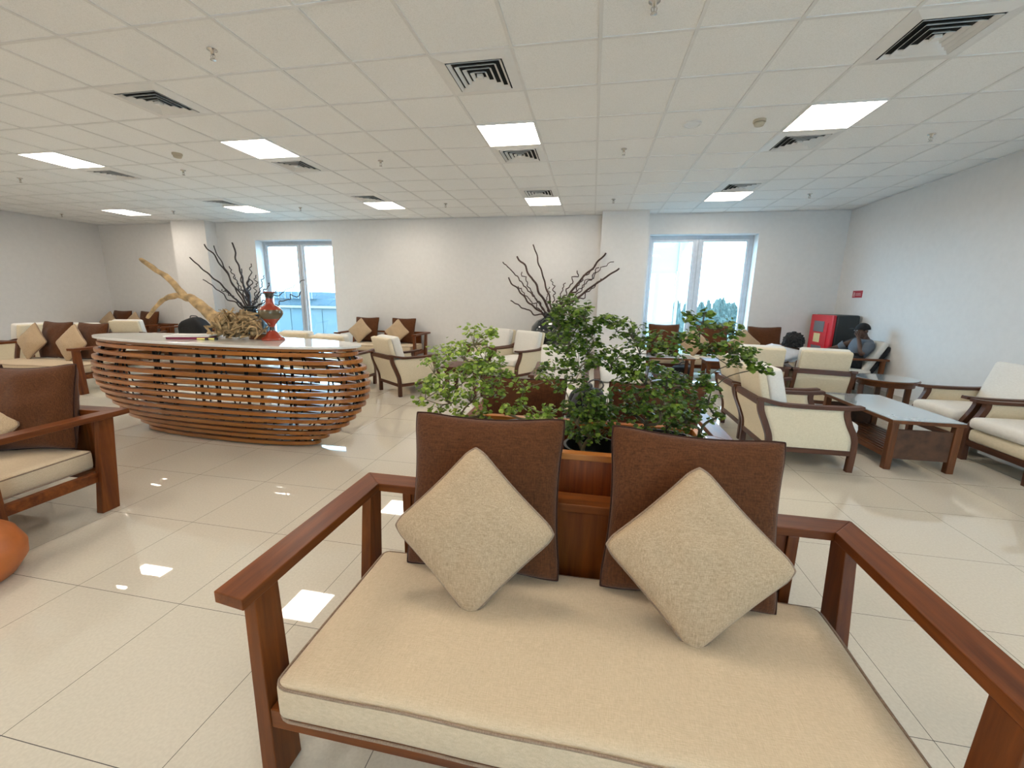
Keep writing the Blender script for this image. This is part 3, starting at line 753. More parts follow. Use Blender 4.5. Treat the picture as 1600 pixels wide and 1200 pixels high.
# papers and folders
pc = atz(301, 528.5, DT)
bm = B(); add_box(bm, (-.17, -.11, 0), (.17, .11, .022)); fo = obj('folder', bm, 'magenta_cover', None, bevel=.002, loc=(pc.x, pc.y, DT)); fo.rotation_euler = (0, 0, .35)
tag(fo, 'thick magenta folder lying flat on the desk top', 'folder')
bm = B(); add_box(bm, (-.19, -.13, 0), (.19, .13, .012))
pp = obj('paper_stack', bm, 'paper', None, loc=(pc.x, pc.y+.01, DT+.0225)); pp.rotation_euler = (0, 0, .42); tag(pp, 'stack of white papers lying on the magenta folder', 'paper')
for px_, lab in ((316, 'yellow highlighter pen beside the folder, left one'), (331, 'yellow highlighter pen beside the folder, right one')):
    q = atz(px_, 531, DT); bm = B(); add_tube(bm, [(-.045, 0, .009), (.03, 0, .009)], .009, 10)
    o = obj('pen', bm, 'yellow_plastic', None, loc=(q.x, q.y, DT)); o.rotation_euler = (0, 0, .2); tag(o, lab, 'pen', 'highlighter pens')
    bm = B(); add_tube(bm, [(.03, 0, .009), (.055, 0, .009)], .0095, 10); obj('pen_cap', bm, 'dark_plastic', o)
# glass table-top papers right of the driftwood: low wooden box seen behind the vase
qb = atz(408, 530, DT)
bm = B(); add_box(bm, (-.10, -.04, 0), (.10, .04, .05)); o = obj('wooden_box', bm, 'table_wood_x', None, bevel=.003, loc=(qb.x, qb.y, DT)); tag(o, 'small brown wooden box on the desk behind the red vase', 'box')
bm = B(); add_box(bm, (-.105, -.045, .0505), (.105, .045, .058)); obj('lid', bm, 'lacquer_black', o, bevel=.002)

# ------------------------------------------------------------ big black urns with twisted branches
def urn(loc, label, tips, Y, gl):
    bm = B(); add_lathe(bm, [(.17, 0), (.19, .03), (.22, .15), (.30, .38), (.39, .58), (.425, .74), (.40, .88), (.30, 1.0), (.18, 1.06), (.135, 1.09), (.14, 1.12), (.185, 1.15), (.18, 1.16), (.12, 1.13), (.11, 1.05)], 56)
    o = obj('urn', bm, 'urn_black', None, smooth=True, loc=loc); tag(o, label, 'urn', 'large black floor urns')
    base = Vector((loc[0], loc[1], 1.02))
    t = bpy.data.objects.new('twisted_branches', None); COL.objects.link(t); t.location = base
    tag(t, gl, 'branches')
    rr = random.Random(len(tips))
    for k, (px_, py_, th_) in enumerate(tips):
        e = at(px_, py_, Y+rr.uniform(-.25, .25))-base
        s = Vector((rr.uniform(-.06, .06), rr.uniform(-.06, .06), 0))
        L = e.length; pts = wig(s, e, 34, .055 if th_ < .012 else .035, k+1, 13 if th_ < .012 else 7, bow=rr.uniform(-.1, .1)*.6)
        bm = B(); add_tube(bm, pts, [max(.007, (th_*1.2+.002)*(1-.35*i/34)) for i in range(35)], 6)
        obj('branch', bm, 'twig' if gl.startswith('dark') else 'twig_red', t, smooth=True)
    return t
YU = 8.40
u2 = at(862, 500, YU); u1 = at(391, 490, YU)
urn((u2.x, YU, 0), 'large round black urn against the back wall in the middle, behind the plants',
    [(833, 382, .015), (808, 401, .020), (786, 409, .011), (794, 434, .017), (798, 470, .012), (808, 447, .010), (947, 396, .021), (957, 407, .008), (932, 412, .011), (936, 418, .010), (968, 420, .020), (940, 436, .010), (863, 436, .009), (883, 442, .010), (904, 424, .011), (858, 448, .008), (815, 425, .010)], YU,
    'reddish twisted branches fanning out of the middle urn')
urn((u1.x, YU, 0), 'large round black urn before the left window, behind the driftwood',
    [(363, 379, .020), (320, 382, .016), (296, 402, .016), (333, 384, .012), (318, 437, .012), (355, 416, .011), (367, 433, .010), (376, 420, .012), (387, 436, .026), (400, 430, .010), (412, 430, .009), (393, 412, .011), (422, 443, .010), (475, 437, .009), (470, 457, .010), (440, 448, .008), (346, 452, .010), (432, 455, .008), (405, 455, .009)], YU,
    'dark twisted branches fanning out of the left urn')

# ------------------------------------------------------------ orange pot at the left edge
bm = B(); add_lathe(bm, [(.16, 0), (.20, .02), (.245, .09), (.25, .15), (.22, .23), (.16, .29), (.12, .30), (.11, .28)], 40)
tag(obj('orange_pot', bm, 'orange_glaze', None, smooth=True, loc=(-2.955, 1.215, 0)), 'round orange ceramic pot on the floor at the left edge', 'pot')

# ------------------------------------------------------------ coffee tables
def coffee_table(loc, rotz, L, Wd, h, label, panel=True, g='wooden coffee tables with glass tops'):
    """long side along y"""
    t = thing('coffee_table', label, 'table', loc, rotz, g); x, y = Wd/2, L/2
    bm = B()
    for lo, hi in (((-x, -y, h-.03), (x, -y+.05, h)), ((-x, y-.05, h-.03), (x, y, h)), ((-x, -y+.05, h-.03), (-x+.05, y-.05, h)), ((x-.05, -y+.05, h-.03), (x, y-.05, h))): add_box(bm, lo, hi)
    obj('top_frame', bm, 'table_wood_y', t, bevel=.003)
    bm = B(); add_box(bm, (-x+.0, -y+.0, h+.0005), (x-.0, y-.0, h+.008)); obj('glass_top', bm, 'table_glass', t, bevel=.002)
    for sx_ in (-1, 1):
        for sy_ in (-1, 1):
            bm = B(); add_box(bm, (sx_*(x-.035)-.027, sy_*(y-.035)-.027, 0), (sx_*(x-.035)+.027, sy_*(y-.035)+.027, h-.03)); obj('leg', bm, 'table_wood_z', t, bevel=.004)
    if panel:
        for s in (-1, 1):
            bm = B(); add_box(bm, (-x+.062, s*(y-.035)-.012, .10), (x-.062, s*(y-.035)+.012, h-.085)); obj('end_panel', bm, 'wicker', t)
    bm = B()
    for s in (-1, 1): add_box(bm, (s*(x-.035)-.012, -y+.062, .10), (s*(x-.035)+.012, y-.062, .14))
    obj('stretcher', bm, 'table_wood_y', t)
    bm = B(); n = 9
    for k in range(n):
        q = -x+.07+(2*x-.14)*k/(n-1); add_box(bm, (q-.014, -y+.06, .141), (q+.014, y-.06, .153))
    obj('slatted_shelf', bm, 'table_wood_y', t)
    return t
coffee_table((2.86, 4.50, 0), 0, 1.10, .54, .45, 'glass-topped wooden coffee table with dark end panel at right')
coffee_table((1.28, 7.55, 0), PI/2, .95, .50, .48, 'glass-topped coffee table before the right window bench, behind leaves', panel=False)
tb = thing('tray', 'thin white-edged tray on the table before the right window', 'tray', (1.38, 7.58, .4885))
box_obj('tray_base', (-.18, -.12, 0), (.18, .12, .006), 'lacquer_black', tb)
for lo, hi in (((-.18, -.12, .0061), (.18, -.112, .04)), ((-.18, .112, .0061), (.18, .12, .04))): box_obj('tray_rim', lo, hi, 'white_metal', tb)
# small table between the chairs left of the urn
st = thing('side_table', 'small dark wooden side table behind the bright leaves, left of the white armchairs', 'table', (-1.72, 5.52, 0))
box_obj('table_top', (-.27, -.27, .475), (.27, .27, .50), 'chair_wood_x', st, bevel=.004)
box_obj('apron', (-.23, -.23, .42), (.23, .23, .4745), 'chair_wood_x', st)
for sx_ in (-1, 1):
    for sy_ in (-1, 1): box_obj('leg', (sx_*.20-.025, sy_*.20-.025, 0), (sx_*.20+.025, sy_*.20+.025, .4195), 'chair_wood_z', st)
o = box_obj('magazine', (-.12, -.09, 0), (.12, .09, .012), 'dark_plastic'); o.location = (-1.62, 5.50, .5005); tag(o, 'dark magazine lying on the small side table left of the white armchairs', 'magazine')
# square side table seen through leaves
st = thing('side_table', 'light wooden side table seen right of the window-side coffee table', 'table', (2.10, 7.35, 0))
box_obj('table_top', (-.22, -.22, .455), (.22, .22, .48), 'table_wood_x', st, bevel=.004)
box_obj('apron', (-.19, -.19, .40), (.19, .19, .4545), 'table_wood_x', st)
for sx_ in (-1, 1):
    for sy_ in (-1, 1): box_obj('leg', (sx_*.16-.028, sy_*.16-.028, 0), (sx_*.16+.028, sy_*.16+.028, .3995), 'table_wood_z', st)
# round table near the right wall
rt = thing('round_table', 'round wooden side table with a glass top near the right wall', 'table', (3.82, 6.10, 0))
bm = B(); add_lathe(bm, [(.29, .40), (.29, .455), (.33, .46), (.335, .48), (.33, .485), (.27, .485)], 48); obj('table_rim', bm, 'table_wood_x', rt)
bm = B(); add_lathe(bm, [(.318, .4855), (.318, .493)], 48); obj('glass_top', bm, 'table_glass', rt)
for k in range(4):
    an = PI/4+k*PI/2+.5; x, y = .24*math.cos(an), .24*math.sin(an); bm = B(); add_box(bm, (-.028, -.028, 0), (.028, .028, .3995))
    lg = obj('leg', bm, 'table_wood_z', rt, bevel=.003); lg.location = (x, y, 0); lg.rotation_euler = (0, 0, an)

# ------------------------------------------------------------ planter box with three potted plants
pl = thing('planter_box', 'tall varnished pine box behind the nearest bench, holding the potted plants', 'planter', (-.02, 1.86, 0))
X, Y, Hh = .57, .235, .80
for s in (-1, 1):
    box_obj('long_side', (-X, s*Y-.011, .02), (X, s*Y+.011, Hh-.028), 'pine_panel', pl)
    box_obj('end_side', (s*(X-.011)-.011, -Y+.0115, .02), (s*(X-.011)+.011, Y-.0115, Hh-.028), 'pine_panel', pl)
bm = B(); r_ = .034
for lo, hi in (((-X-.01, -Y-.02, Hh-.0275), (X+.01, -Y+r_-.01, Hh)), ((-X-.01, Y-r_+.01, Hh-.0275), (X+.01, Y+.02, Hh)), ((-X-.01, -Y+r_-.01, Hh-.0275), (-X+r_, Y-r_+.01, Hh)), ((X-r_, -Y+r_-.01, Hh-.0275), (X+.01, Y-r_+.01, Hh))): add_box(bm, lo, hi)
obj('top_rim', bm, 'pine_x', pl, bevel=.003)
box_obj('inner_shelf', (-X+.023, -Y+.0125, .50), (X-.023, Y-.0125, .52), 'pine_x', pl)
box_obj('base_board', (-X, -Y-.011, 0), (X, Y+.011, .0195), 'pine_x', pl)

def leaf(bm, c, d, nrm, s):
    """small rounded, slightly lobed leaf"""
    d = d.normalized(); sd_ = nrm.cross(d).normalized(); nrm = d.cross(sd_)
    out = [(0, 0), (.25, .42), (.62, .52), (.80, .30), (1.02, .0), (.80, -.30), (.62, -.52), (.25, -.42)]
    V = [bm.verts.new(c+d*(x*s)+sd_*(y*s)-nrm*(abs(y)*.35*s+.12*x*x*s)) for x, y in out]
    ctr = bm.verts.new(c+d*(.5*s))
    for i in range(8): bm.faces.new((V[i], V[(i+1) % 8], ctr))
def plant(loc, rpot, hpot, clusters, leafm, stemm, label, roots, dens, seed, dark=.7):
    rr = random.Random(seed)
    t = thing('potted_plant', label, 'plant', loc, 0, 'leafy shrubs in black pots'); L = Vector(loc)
    bm = B(); add_lathe(bm, [(rpot*.72, 0), (rpot*.95, hpot-.03), (rpot*1.04, hpot-.03), (rpot*1.06, hpot), (rpot*.96, hpot), (rpot*.90, hpot-.07), (rpot*.80, hpot-.10)], 40); pot = obj('pot', bm, 'pot_black', t, smooth=False)
    bm = B(); add_lathe(bm, [(rpot*.89, hpot-.08), (rpot*.5, hpot-.07), (0.0, hpot-.065)], 24); obj('soil', bm, 'soil', pot)
    lb = B(); sb = B()
    tops = []
    for (px_, py_, rad, yd) in clusters:
        c = at(px_, py_, L.y+yd)-L; r = rad/FPX*(L.y+yd)*1.06; tops.append((c, r))
    rts = [Vector((x*rpot, y*rpot, hpot-.07)) for x, y in roots]
    # stems: to each cluster from the nearest root or a lower cluster
    tops.sort(key=lambda q: q[0].z)
    nodes = [(p, .011) for p in rts]
    for c, r in tops:
        best = min(nodes, key=lambda q: (q[0]-c).length+max(0, q[0].z-c.z+.02)*6+(.0 if q[0] in rts else .06))
        p0, th_ = best; e = c-Vector((0, 0, r*.35))
        th2 = max(.0022, th_*.68)
        mid = (p0+e)/2+Vector((rr.uniform(-.025, .025), rr.uniform(-.03, .03), rr.uniform(-.01, .02)))
        pts = curve_pts([tuple(p0), tuple(mid), tuple(e)], 8); add_tube(sb, pts, [th_+(th2-th_)*i/8 for i in range(9)], 6)
        nodes.append((e, th2))
        n = int(dens*(r/.06)**2)
        for k in range(max(5, n//9)):                       # twiglets
            v = Vector((rr.gauss(0, 1), rr.gauss(0, .8), rr.gauss(.2, .8))).normalized()*r*rr.uniform(.5, 1)
            q = c+v; add_tube(sb, [e, (e+q)/2+Vector((0, 0, .01)), q], [.0018, .0013, .0009], 4)
            for m_ in range(9):
                a = rr.uniform(0, 2*PI); o_ = Vector((math.cos(a), math.sin(a), rr.uniform(-.5, .5)))
                cc = q+o_*rr.uniform(.004, r*.42); cc.z += rr.uniform(-.012, .012)
                s = rr.uniform(.013, .027)
                nn = Vector((rr.gauss(0, .45), rr.gauss(-.3, .45), 1)).normalized(); d_ = Vector((o_.x, o_.y, rr.uniform(-.6, .1)))
                leaf(lb, cc, d_, nn, s)
    obj('stems', sb, stemm, t, smooth=True)
    fo_ = obj('foliage', lb, leafm, t); fo_['kind'] = 'stuff'
    return t
P1 = [(678, 575, 24, .0), (700, 550, 24, .06), (741, 530, 28, .0), (772, 517, 10, -.05), (722, 552, 22, -.08), (757, 556, 26, .02), (690, 600, 28, -.05), (722, 590, 28, .08), (752, 588, 24, -.08), (782, 578, 22, .0), (664, 618, 18, -.02), (702, 622, 26, .05), (736, 620, 26, -.06), (768, 612, 24, .05), (664, 600, 14, .04), (820, 602, 15, .1), (850, 592, 15, .08), (792, 642, 13, -.1), (846, 640, 16, .05), (832, 652, 12, -.05), (812, 628, 12, .06), (864, 652, 10, .0), (752, 646, 12, .1), (688, 640, 15, .05), (716, 648, 12, .02), (768, 572, 18, .1)]
P2 = [(912, 622, 22, -.03), (932, 636, 22, .05), (890, 640, 16, .04), (938, 672, 16, -.04), (908, 672, 18, .05), (882, 486, 16, -.05), (902, 506, 20, .0), (925, 520, 16, .05), (890, 484, 24, .05), (914, 492, 18, -.02), (872, 507, 20, .0), (898, 518, 22, .06), (886, 540, 28, -.02), (918, 546, 26, .03), (905, 568, 24, -.05), (935, 566, 15, .0), (898, 592, 18, .05), (868, 572, 15, .02), (922, 640, 22, .0), (902, 656, 22, -.05), (940, 652, 22, .04), (924, 676, 18, -.05), (950, 628, 16, .0), (898, 678, 12, .03), (880, 600, 14, .08), (846, 576, 10, .1), (905, 498, 14, .08)]
P3 = [(949, 503, 14, .0), (964, 512, 16, .05), (990, 522, 22, .0), (938, 502, 8, -.04), (1000, 545, 20, .05), (970, 548, 18, -.04), (1020, 530, 16, .08), (955, 570, 18, .0), (985, 575, 26, .04), (1010, 592, 28, -.03), (1042, 600, 26, .03), (1064, 600, 18, .06), (1000, 622, 28, .0), (1032, 632, 28, -.06), (1062, 636, 26, .05), (1086, 628, 14, .0), (1010, 656, 24, -.05), (1042, 660, 24, .05), (1072, 656, 20, -.04), (1106, 628, 13, .04), (1112, 606, 9, .0), (1050, 546, 18, .0), (1032, 543, 12, .05), (1098, 590, 9, .02), (1078, 496, 8, -.03), (1098, 500, 14, .0), (1122, 508, 16, .04), (1144, 520, 12, .0), (1064, 530, 16, .04), (1094, 528, 18, -.04), (1112, 546, 18, .03), (1140, 546, 18, -.03), (1160, 558, 12, .0), (1176, 548, 8, .04), (1140, 566, 12, .05), (1170, 566, 8, -.03), (1190, 572, 9, .0), (1092, 680, 7, .0), (1120, 650, 8, .03), (975, 600, 16, .06), (980, 640, 12, .06)]
plant((-.275, 1.87, .5205), .165, .285, P1, 'leaf_bright', 'stem', 'bright yellow-green shrub in the left black pot of the planter', [(.1, -.1), (.3, .2), (-.2, .1), (.5, -.2)], 62, 11)
plant((.035, 1.83, .5205), .125, .245, P2, 'leaf_deep', 'stem', 'tallest dark green shrub in the middle pot of the planter', [(-.2, .0), (.1, .2), (-.3, -.2)], 92, 12)
plant((.345, 1.85, .5205), .165, .285, P3, 'leaf_deep', 'stem_dark', 'wide dark green shrub with arching stems in the right pot of the planter', [(.0, -.2), (.45, .0), (.4, -.3), (-.4, .1), (.1, .3)], 76, 13)

# ------------------------------------------------------------ red extinguisher cabinet and wall sign
fx, fy = 4.30, 8.42
fb = thing('extinguisher_cabinet', 'red and black fire extinguisher cabinet in the right back corner', 'cabinet', (fx, fy, 0))
bm = B(); add_box(bm, (-.16, -.36, .30), (.20, .36, 1.24)); obj('black_case', bm, 'dark_plastic', fb, bevel=.03)
bm = B(); add_box(bm, (-.22, -.365, .30), (-.1605, .365, 1.235)); dr = obj('red_door', bm, 'red_plastic', fb, bevel=.018)
for z0, z1 in ((.93, 1.12), (.46, .68)):
    bm = B(); add_box(bm, (-.224, -.12, z0), (-.2205, .22, z1)); obj('window_pane', bm, 'grey_pane', dr)
bm = B(); add_box(bm, (-.224, -.03, .74), (-.2205, .18, .90)); obj('yellow_notice', bm, 'yellow_label', dr)
bm = B(); add_box(bm, (-.232, -.25, .50), (-.2205, -.21, 1.10)); obj('door_rib', bm, 'red_plastic', dr, bevel=.002)
bm = B()
for y in (-.25, .25): add_box(bm, (-.1, y-.04, 0), (.15, y+.04, .2995))
obj('foot', bm, 'dark_plastic', fb)
sg = box_obj('fire_sign', (-.004, -.135, -.06), (0, .135, .06), 'sign_red'); sg.location = (XR-.0005, 8.33, 1.60)
tag(sg, 'small dark red fire sign with pale marks on the right wall', 'sign')
bm = B(); add_tube(bm, [(-.0055, .105, -.04), (-.0055, .095, .035)], .004, 6); add_tube(bm, [(-.0055, .075, -.045), (-.0055, .07, .03)], .004, 6)
add_box(bm, (-.0058, -.09, .008), (-.0042, .04, .014)); add_box(bm, (-.0058, -.10, -.018), (-.0042, .05, -.010)); obj('pale_marks', bm, 'sign_white', sg)

# ------------------------------------------------------------ backpack on the bench beyond the planter
bk = thing('backpack', 'black and grey backpack between the brown cushions beyond the planter', 'bag', (.0, 2.72, SZ+.004))
bm = B(); add_cushion(bm, (-.12, -.10, 0), (.12, .10, .44), .07, 8, wob=.02); obj('bag_body', bm, 'bag_black', bk, smooth=True)
bm = B(); add_tube(bm, curve_pts([(-.08, -.105, .05), (-.11, -.125, .25), (-.06, -.12, .42), (.02, -.06, .47)], 14), .02, 6); obj('strap', bm, 'bag_grey', bk, smooth=True)
bm = B(); add_tube(bm, [(.05+.05*math.cos(a), -.02, .465+.035*math.sin(a)) for a in [k*PI/8 for k in range(16)]], .006, 6, closed=True); obj('handle', bm, 'bag_grey', bk)
# black bag on the hidden bench at left
bk = thing('black_bag', 'rounded black bag on the bench behind the desk papers', 'bag', (-9.0, 8.02, SZ+.004))
bm = B(); add_cushion(bm, (-.42, -.15, 0), (.42, .15, .50), .145, 10, wob=.05, dome=0)
for v in bm.verts: v.co.z *= 1-.55*(v.co.x/.42)**2
obj('bag_body', bm, 'bag_black', bk, smooth=True)
bm = B(); add_cushion(bm, (-.2, -.158, .05), (.2, -.146, .25), .004, 6); obj('front_pocket', bm, 'bag_black', bk, smooth=True)
bm = B(); add_tube(bm, curve_pts([(-.1, 0, .47), (-.05, -.02, .51), (.08, -.02, .51), (.12, 0, .47)], 12), .012, 6); obj('handle', bm, 'bag_grey', bk)
# black bag under the window-side table
bk = thing('black_bag', 'black bag on the floor under the window-side coffee table', 'bag', (1.72, 7.92, .002))
bm = B(); add_cushion(bm, (-.22, -.12, 0), (.16, .12, .28), .08, 8, wob=.02); obj('bag_body', bm, 'bag_black', bk, smooth=True)
bm = B(); add_tube(bm, curve_pts([(-.1, 0, .27), (-.05, 0, .33), (.05, 0, .33), (.1, 0, .27)], 12), .01, 6); obj('handle', bm, 'bag_grey', bk)

# ------------------------------------------------------------ wooden-armed lounge chair of the seated man
lc = thing('lounge_chair', 'wooden-armed chair with dark-backed cream cushion by the right wall, man seated in it', 'chair', (4.13, 7.52, 0), PI/2)
# local +y is towards the back (world +x is local -y after the turn): built in world-like axes instead
lc.rotation_euler = (0, 0, 0)
for s in (-1, 1):
    box_obj('armrest', (-.38, s*.31-.035, .575), (.37, s*.31+.035, .605), 'table_wood_x', lc, bevel=.004)
    for x in (-.31, .30): box_obj('leg', (x-.03, s*.31-.02, 0), (x+.03, s*.31+.02, .5745), 'table_wood_z', lc, bevel=.003)
    box_obj('side_rail', (-.2795, s*.31-.018, .27), (.2695, s*.31+.018, .335), 'table_wood_x', lc)
box_obj('front_rail', (-.33, -.2895, .27), (-.295, .2895, .335), 'table_wood_y', lc)
bm = B(); add_cushion(bm, (-.36, -.27, .30), (.22, .27, .42), .04, 10, dome=.01); obj('seat_cushion', bm, 'chair_cloth_white', lc, smooth=True)
M = Matrix.Translation((.14, 0, .38)) @ Matrix.Rotation(math.radians(26), 4, 'Y') @ Matrix.Rotation(PI/2, 4, 'Z')
bm = B(); add_cushion(bm, (-.26, -.025, 0), (.26, .07, .52), .03, 10, M=M); obj('back_cushion', bm, 'chair_cloth_white', lc, smooth=True)
bm = B(); add_cushion(bm, (-.265, -.085, -.0), (.265, -.027, .48), .02, 10, M=M); obj('cushion_back', bm, 'trousers_black', lc, smooth=True)

# ------------------------------------------------------------ people
def skin_obj(name, nodes, edges, mat, parent, root, loc=None, sub=2):
    keys = list(nodes); me = bpy.data.meshes.new(name)
    me.from_pydata([nodes[k][0] for k in keys], [(keys.index(a), keys.index(b_)) for a, b_ in edges], [])
    o = bpy.data.objects.new(name, me); COL.objects.link(o); me.materials.append(MATS[mat])
    if parent is not None: o.parent = parent
    if loc is not None: o.location = loc
    md = o.modifiers.new('skin', 'SKIN'); md.use_smooth_shade = True
    sv = me.skin_vertices[0].data
    for k, q in zip(keys, sv):
        r = nodes[k][1]; q.radius = (r, r) if not isinstance(r, tuple) else r; q.use_root = (k == root)
    md = o.modifiers.new('sub', 'SUBSURF'); md.levels = sub; md.render_levels = sub
    return o
def add_hand(nodes, edges, wrist, tag_, direc, palm_n, curl):
    w_ = Vector(nodes[wrist][0]); d = Vector(direc).normalized(); n = Vector(palm_n).normalized(); s_ = d.cross(n).normalized()
    pk = 'palm'+tag_; nodes[pk] = (tuple(w_+d*.055), (.034, .016)); edges.append((wrist, pk))
    for k, (off, L) in enumerate(((-.030, .060), (-.010, .075), (.010, .072), (.030, .055))):
        p = w_+d*.075+s_*off; prev = pk; dd = d.copy()
        for m_ in range(3):
            key = 'f%s%d%d' % (tag_, k, m_); nodes[key] = (tuple(p), .0085-.001*m_); edges.append((prev, key)); prev = key
            dd = (dd+n*curl).normalized(); p = p+dd*L/2.2
    p = w_+d*.025+s_*-.036; prev = pk
    for m_ in range(2):
        key = 't%s%d' % (tag_, m_); nodes[key] = (tuple(p), .010-.001*m_); edges.append((prev, key)); prev = key; p = p+(d*.7-s_*.5+n*.4).normalized()*.032
def person(name, label, loc, J, hands, skin, shirt, legs, shirt_arms=1.0):
    """J: joints in metres relative to loc"""
    nodes = {}; edges = []
    R = dict(pelvis=.13, waist=.115, chest=.135, neck=.055, jaw=.070, head=.088, crown=.080, nose=.012,
             shl=.058, ell=.044, wrl=.028, shr=.058, elr=.044, wrr=.028, hipl=.085, knl=.062, anl=.042, tol=.036, hipr=.085, knr=.062, anr=.042, tor=.036)
    for k, p in J.items(): nodes[k] = (p, R[k])
    E_ = [('pelvis', 'waist'), ('waist', 'chest'), ('chest', 'neck'), ('neck', 'jaw'), ('jaw', 'head'), ('head', 'crown'), ('head', 'nose'),
          ('chest', 'shl'), ('shl', 'ell'), ('ell', 'wrl'), ('chest', 'shr'), ('shr', 'elr'), ('elr', 'wrr'),
          ('pelvis', 'hipl'), ('hipl', 'knl'), ('knl', 'anl'), ('anl', 'tol'), ('pelvis', 'hipr'), ('hipr', 'knr'), ('knr', 'anr'), ('anr', 'tor')]
    edges = [e for e in E_ if e[0] in nodes and e[1] in nodes]
    for wk, tg, d, n, c in hands: add_hand(nodes, edges, wk, tg, d, n, c)
    body = skin_obj(name, nodes, edges, skin, None, 'pelvis', loc); tag(body, label, 'person')
    def sub(keys, grow, extra=None):
        nn = {k: (J[k], R[k]+grow) for k in keys}
        if extra: nn.update(extra)
        return nn
    def lerp(a, b_, t): return tuple(Vector(J[a]).lerp(Vector(J[b_]), t))
    nn = sub(['pelvis', 'waist', 'chest', 'shl', 'shr'], .03); ee = [('pelvis', 'waist'), ('waist', 'chest'), ('chest', 'shl'), ('chest', 'shr')]
    nn['pelvis'] = (lerp('pelvis', 'waist', .1), .135)
    nn['col'] = (lerp('chest', 'neck', .72), .066); ee.append(('chest', 'col'))
    for sd_ in 'lr':
        nn['s1'+sd_] = (lerp('sh'+sd_, 'el'+sd_, min(1, shirt_arms)*.93), .064); ee.append(('sh'+sd_, 's1'+sd_))
    skin_obj('shirt', nn, ee, shirt, body, 'pelvis')
    nn = sub(['pelvis', 'hipl', 'hipr', 'knl', 'knr'], .014); nn['al'] = (lerp('knl', 'anl', .92), .055); nn['ar'] = (lerp('knr', 'anr', .92), .055)
    skin_obj('trousers', nn, [('pelvis', 'hipl'), ('pelvis', 'hipr'), ('hipl', 'knl'), ('hipr', 'knr'), ('knl', 'al'), ('knr', 'ar')], legs, body, 'pelvis')
    for sd_ in 'lr':
        skin_obj('shoe', {'a': (lerp('an'+sd_, 'to'+sd_, -.1), .05), 'b': (J['to'+sd_], .044)}, [('a', 'b')], 'dark_plastic', body, 'a')
    return body
ML = Vector((4.06, 7.50, 0)); MSH = Vector((.10, 0, 0))
J = {k: tuple(Vector(p)-ML) for k, p in dict(pelvis=(4.10, 7.51, .55), waist=(4.15, 7.51, .66), chest=(4.19, 7.50, .80), neck=(4.17, 7.49, .91), jaw=(4.12, 7.48, .965), head=(4.12, 7.48, 1.02), crown=(4.13, 7.48, 1.065), nose=(4.025, 7.46, 1.0),
     shl=(4.17, 7.33, .82), ell=(4.04, 7.245, .655), wrl=(4.03, 7.355, .885), shr=(4.16, 7.67, .83), elr=(3.96, 7.80, .70), wrr=(3.77, 7.80, .645),
     hipl=(4.02, 7.42, .53), knl=(3.66, 7.36, .52), anl=(3.60, 7.36, .10), tol=(3.47, 7.35, .045), hipr=(4.02, 7.60, .53), knr=(3.66, 7.66, .52), anr=(3.60, 7.66, .10), tor=(3.47, 7.67, .045)).items()}
man = person('person', 'man in grey shirt and black cap slumped in a chair, hand at his face', tuple(ML+MSH), J,
       [('wrl', 'l', (-.1, .35, 1), (.3, .9, 0), .35), ('wrr', 'r', (-1, 0, -.05), (0, 0, -1), .25)], 'skin_dark', 'shirt_grey', 'trousers_black')
hc = Vector(J['head'])
bm = B(); bmesh.ops.create_uvsphere(bm, u_segments=24, v_segments=14, radius=.099)
for v in bm.verts:
    v.co.z = v.co.z*1.0 if v.co.z > 0 else v.co.z*.18
    v.co.y *= .92; v.co += hc+Vector((.012, 0, .022))
A_ = [(hc.x-.06, hc.y+.078), (hc.x-.11, hc.y+.074), (hc.x-.150, hc.y+.048), (hc.x-.162, hc.y), (hc.x-.150, hc.y-.048), (hc.x-.11, hc.y-.074), (hc.x-.06, hc.y-.078)]
add_prism(bm, A_, 2, hc.z+.018, hc.z+.028)
obj('cap', bm, 'hair_black', man, smooth=False)
for s in (-1, 1):
    bm = B(); bmesh.ops.create_uvsphere(bm, u_segments=10, v_segments=6, radius=.011)
    for v in bm.verts: v.co += hc+Vector((-.082, s*.032, .0))
    obj('eye', bm, 'mask_white', man, smooth=True)
    bm = B(); bmesh.ops.create_uvsphere(bm, u_segments=10, v_segments=6, radius=.024)
    for v in bm.verts: v.co.y *= .5; v.co += hc+Vector((.015, s*.092, -.01))
    obj('ear', bm, 'skin_dark', man, smooth=True)
bm = B(); add_tube(bm, [(hc.x-.088, hc.y-.02, hc.z-.055), (hc.x-.092, hc.y, hc.z-.057), (hc.x-.088, hc.y+.02, hc.z-.055)], .006, 6); obj('mouth', bm, 'twig', man)
PL = Vector((2.45, 6.35, 0))
hp = at(1241, 536, 6.22)
J = {k: tuple(Vector(p)-PL) for k, p in dict(pelvis=(2.36, 6.40, .55), waist=(2.42, 6.32, .66), chest=(hp.x-.05, 6.27, .76), neck=(hp.x-.01, 6.25, .84), jaw=(hp.x, 6.27, .875), head=(hp.x, 6.27, hp.z), crown=(hp.x, 6.26, hp.z+.045), nose=(hp.x+.02, 6.365, hp.z-.01),
     shl=(hp.x-.21, 6.31, .78), ell=(2.12, 6.40, .63), wrl=(2.18, 6.62, .62), shr=(hp.x+.13, 6.22, .78), elr=(2.69, 6.32, .63), wrr=(2.68, 6.56, .63),
     hipl=(2.30, 6.50, .53), knl=(2.34, 6.88, .53), anl=(2.36, 6.93, .10), tol=(2.38, 7.05, .045), hipr=(2.46, 6.46, .53), knr=(2.56, 6.82, .53), anr=(2.58, 6.88, .10), tor=(2.61, 7.0, .045)).items()}
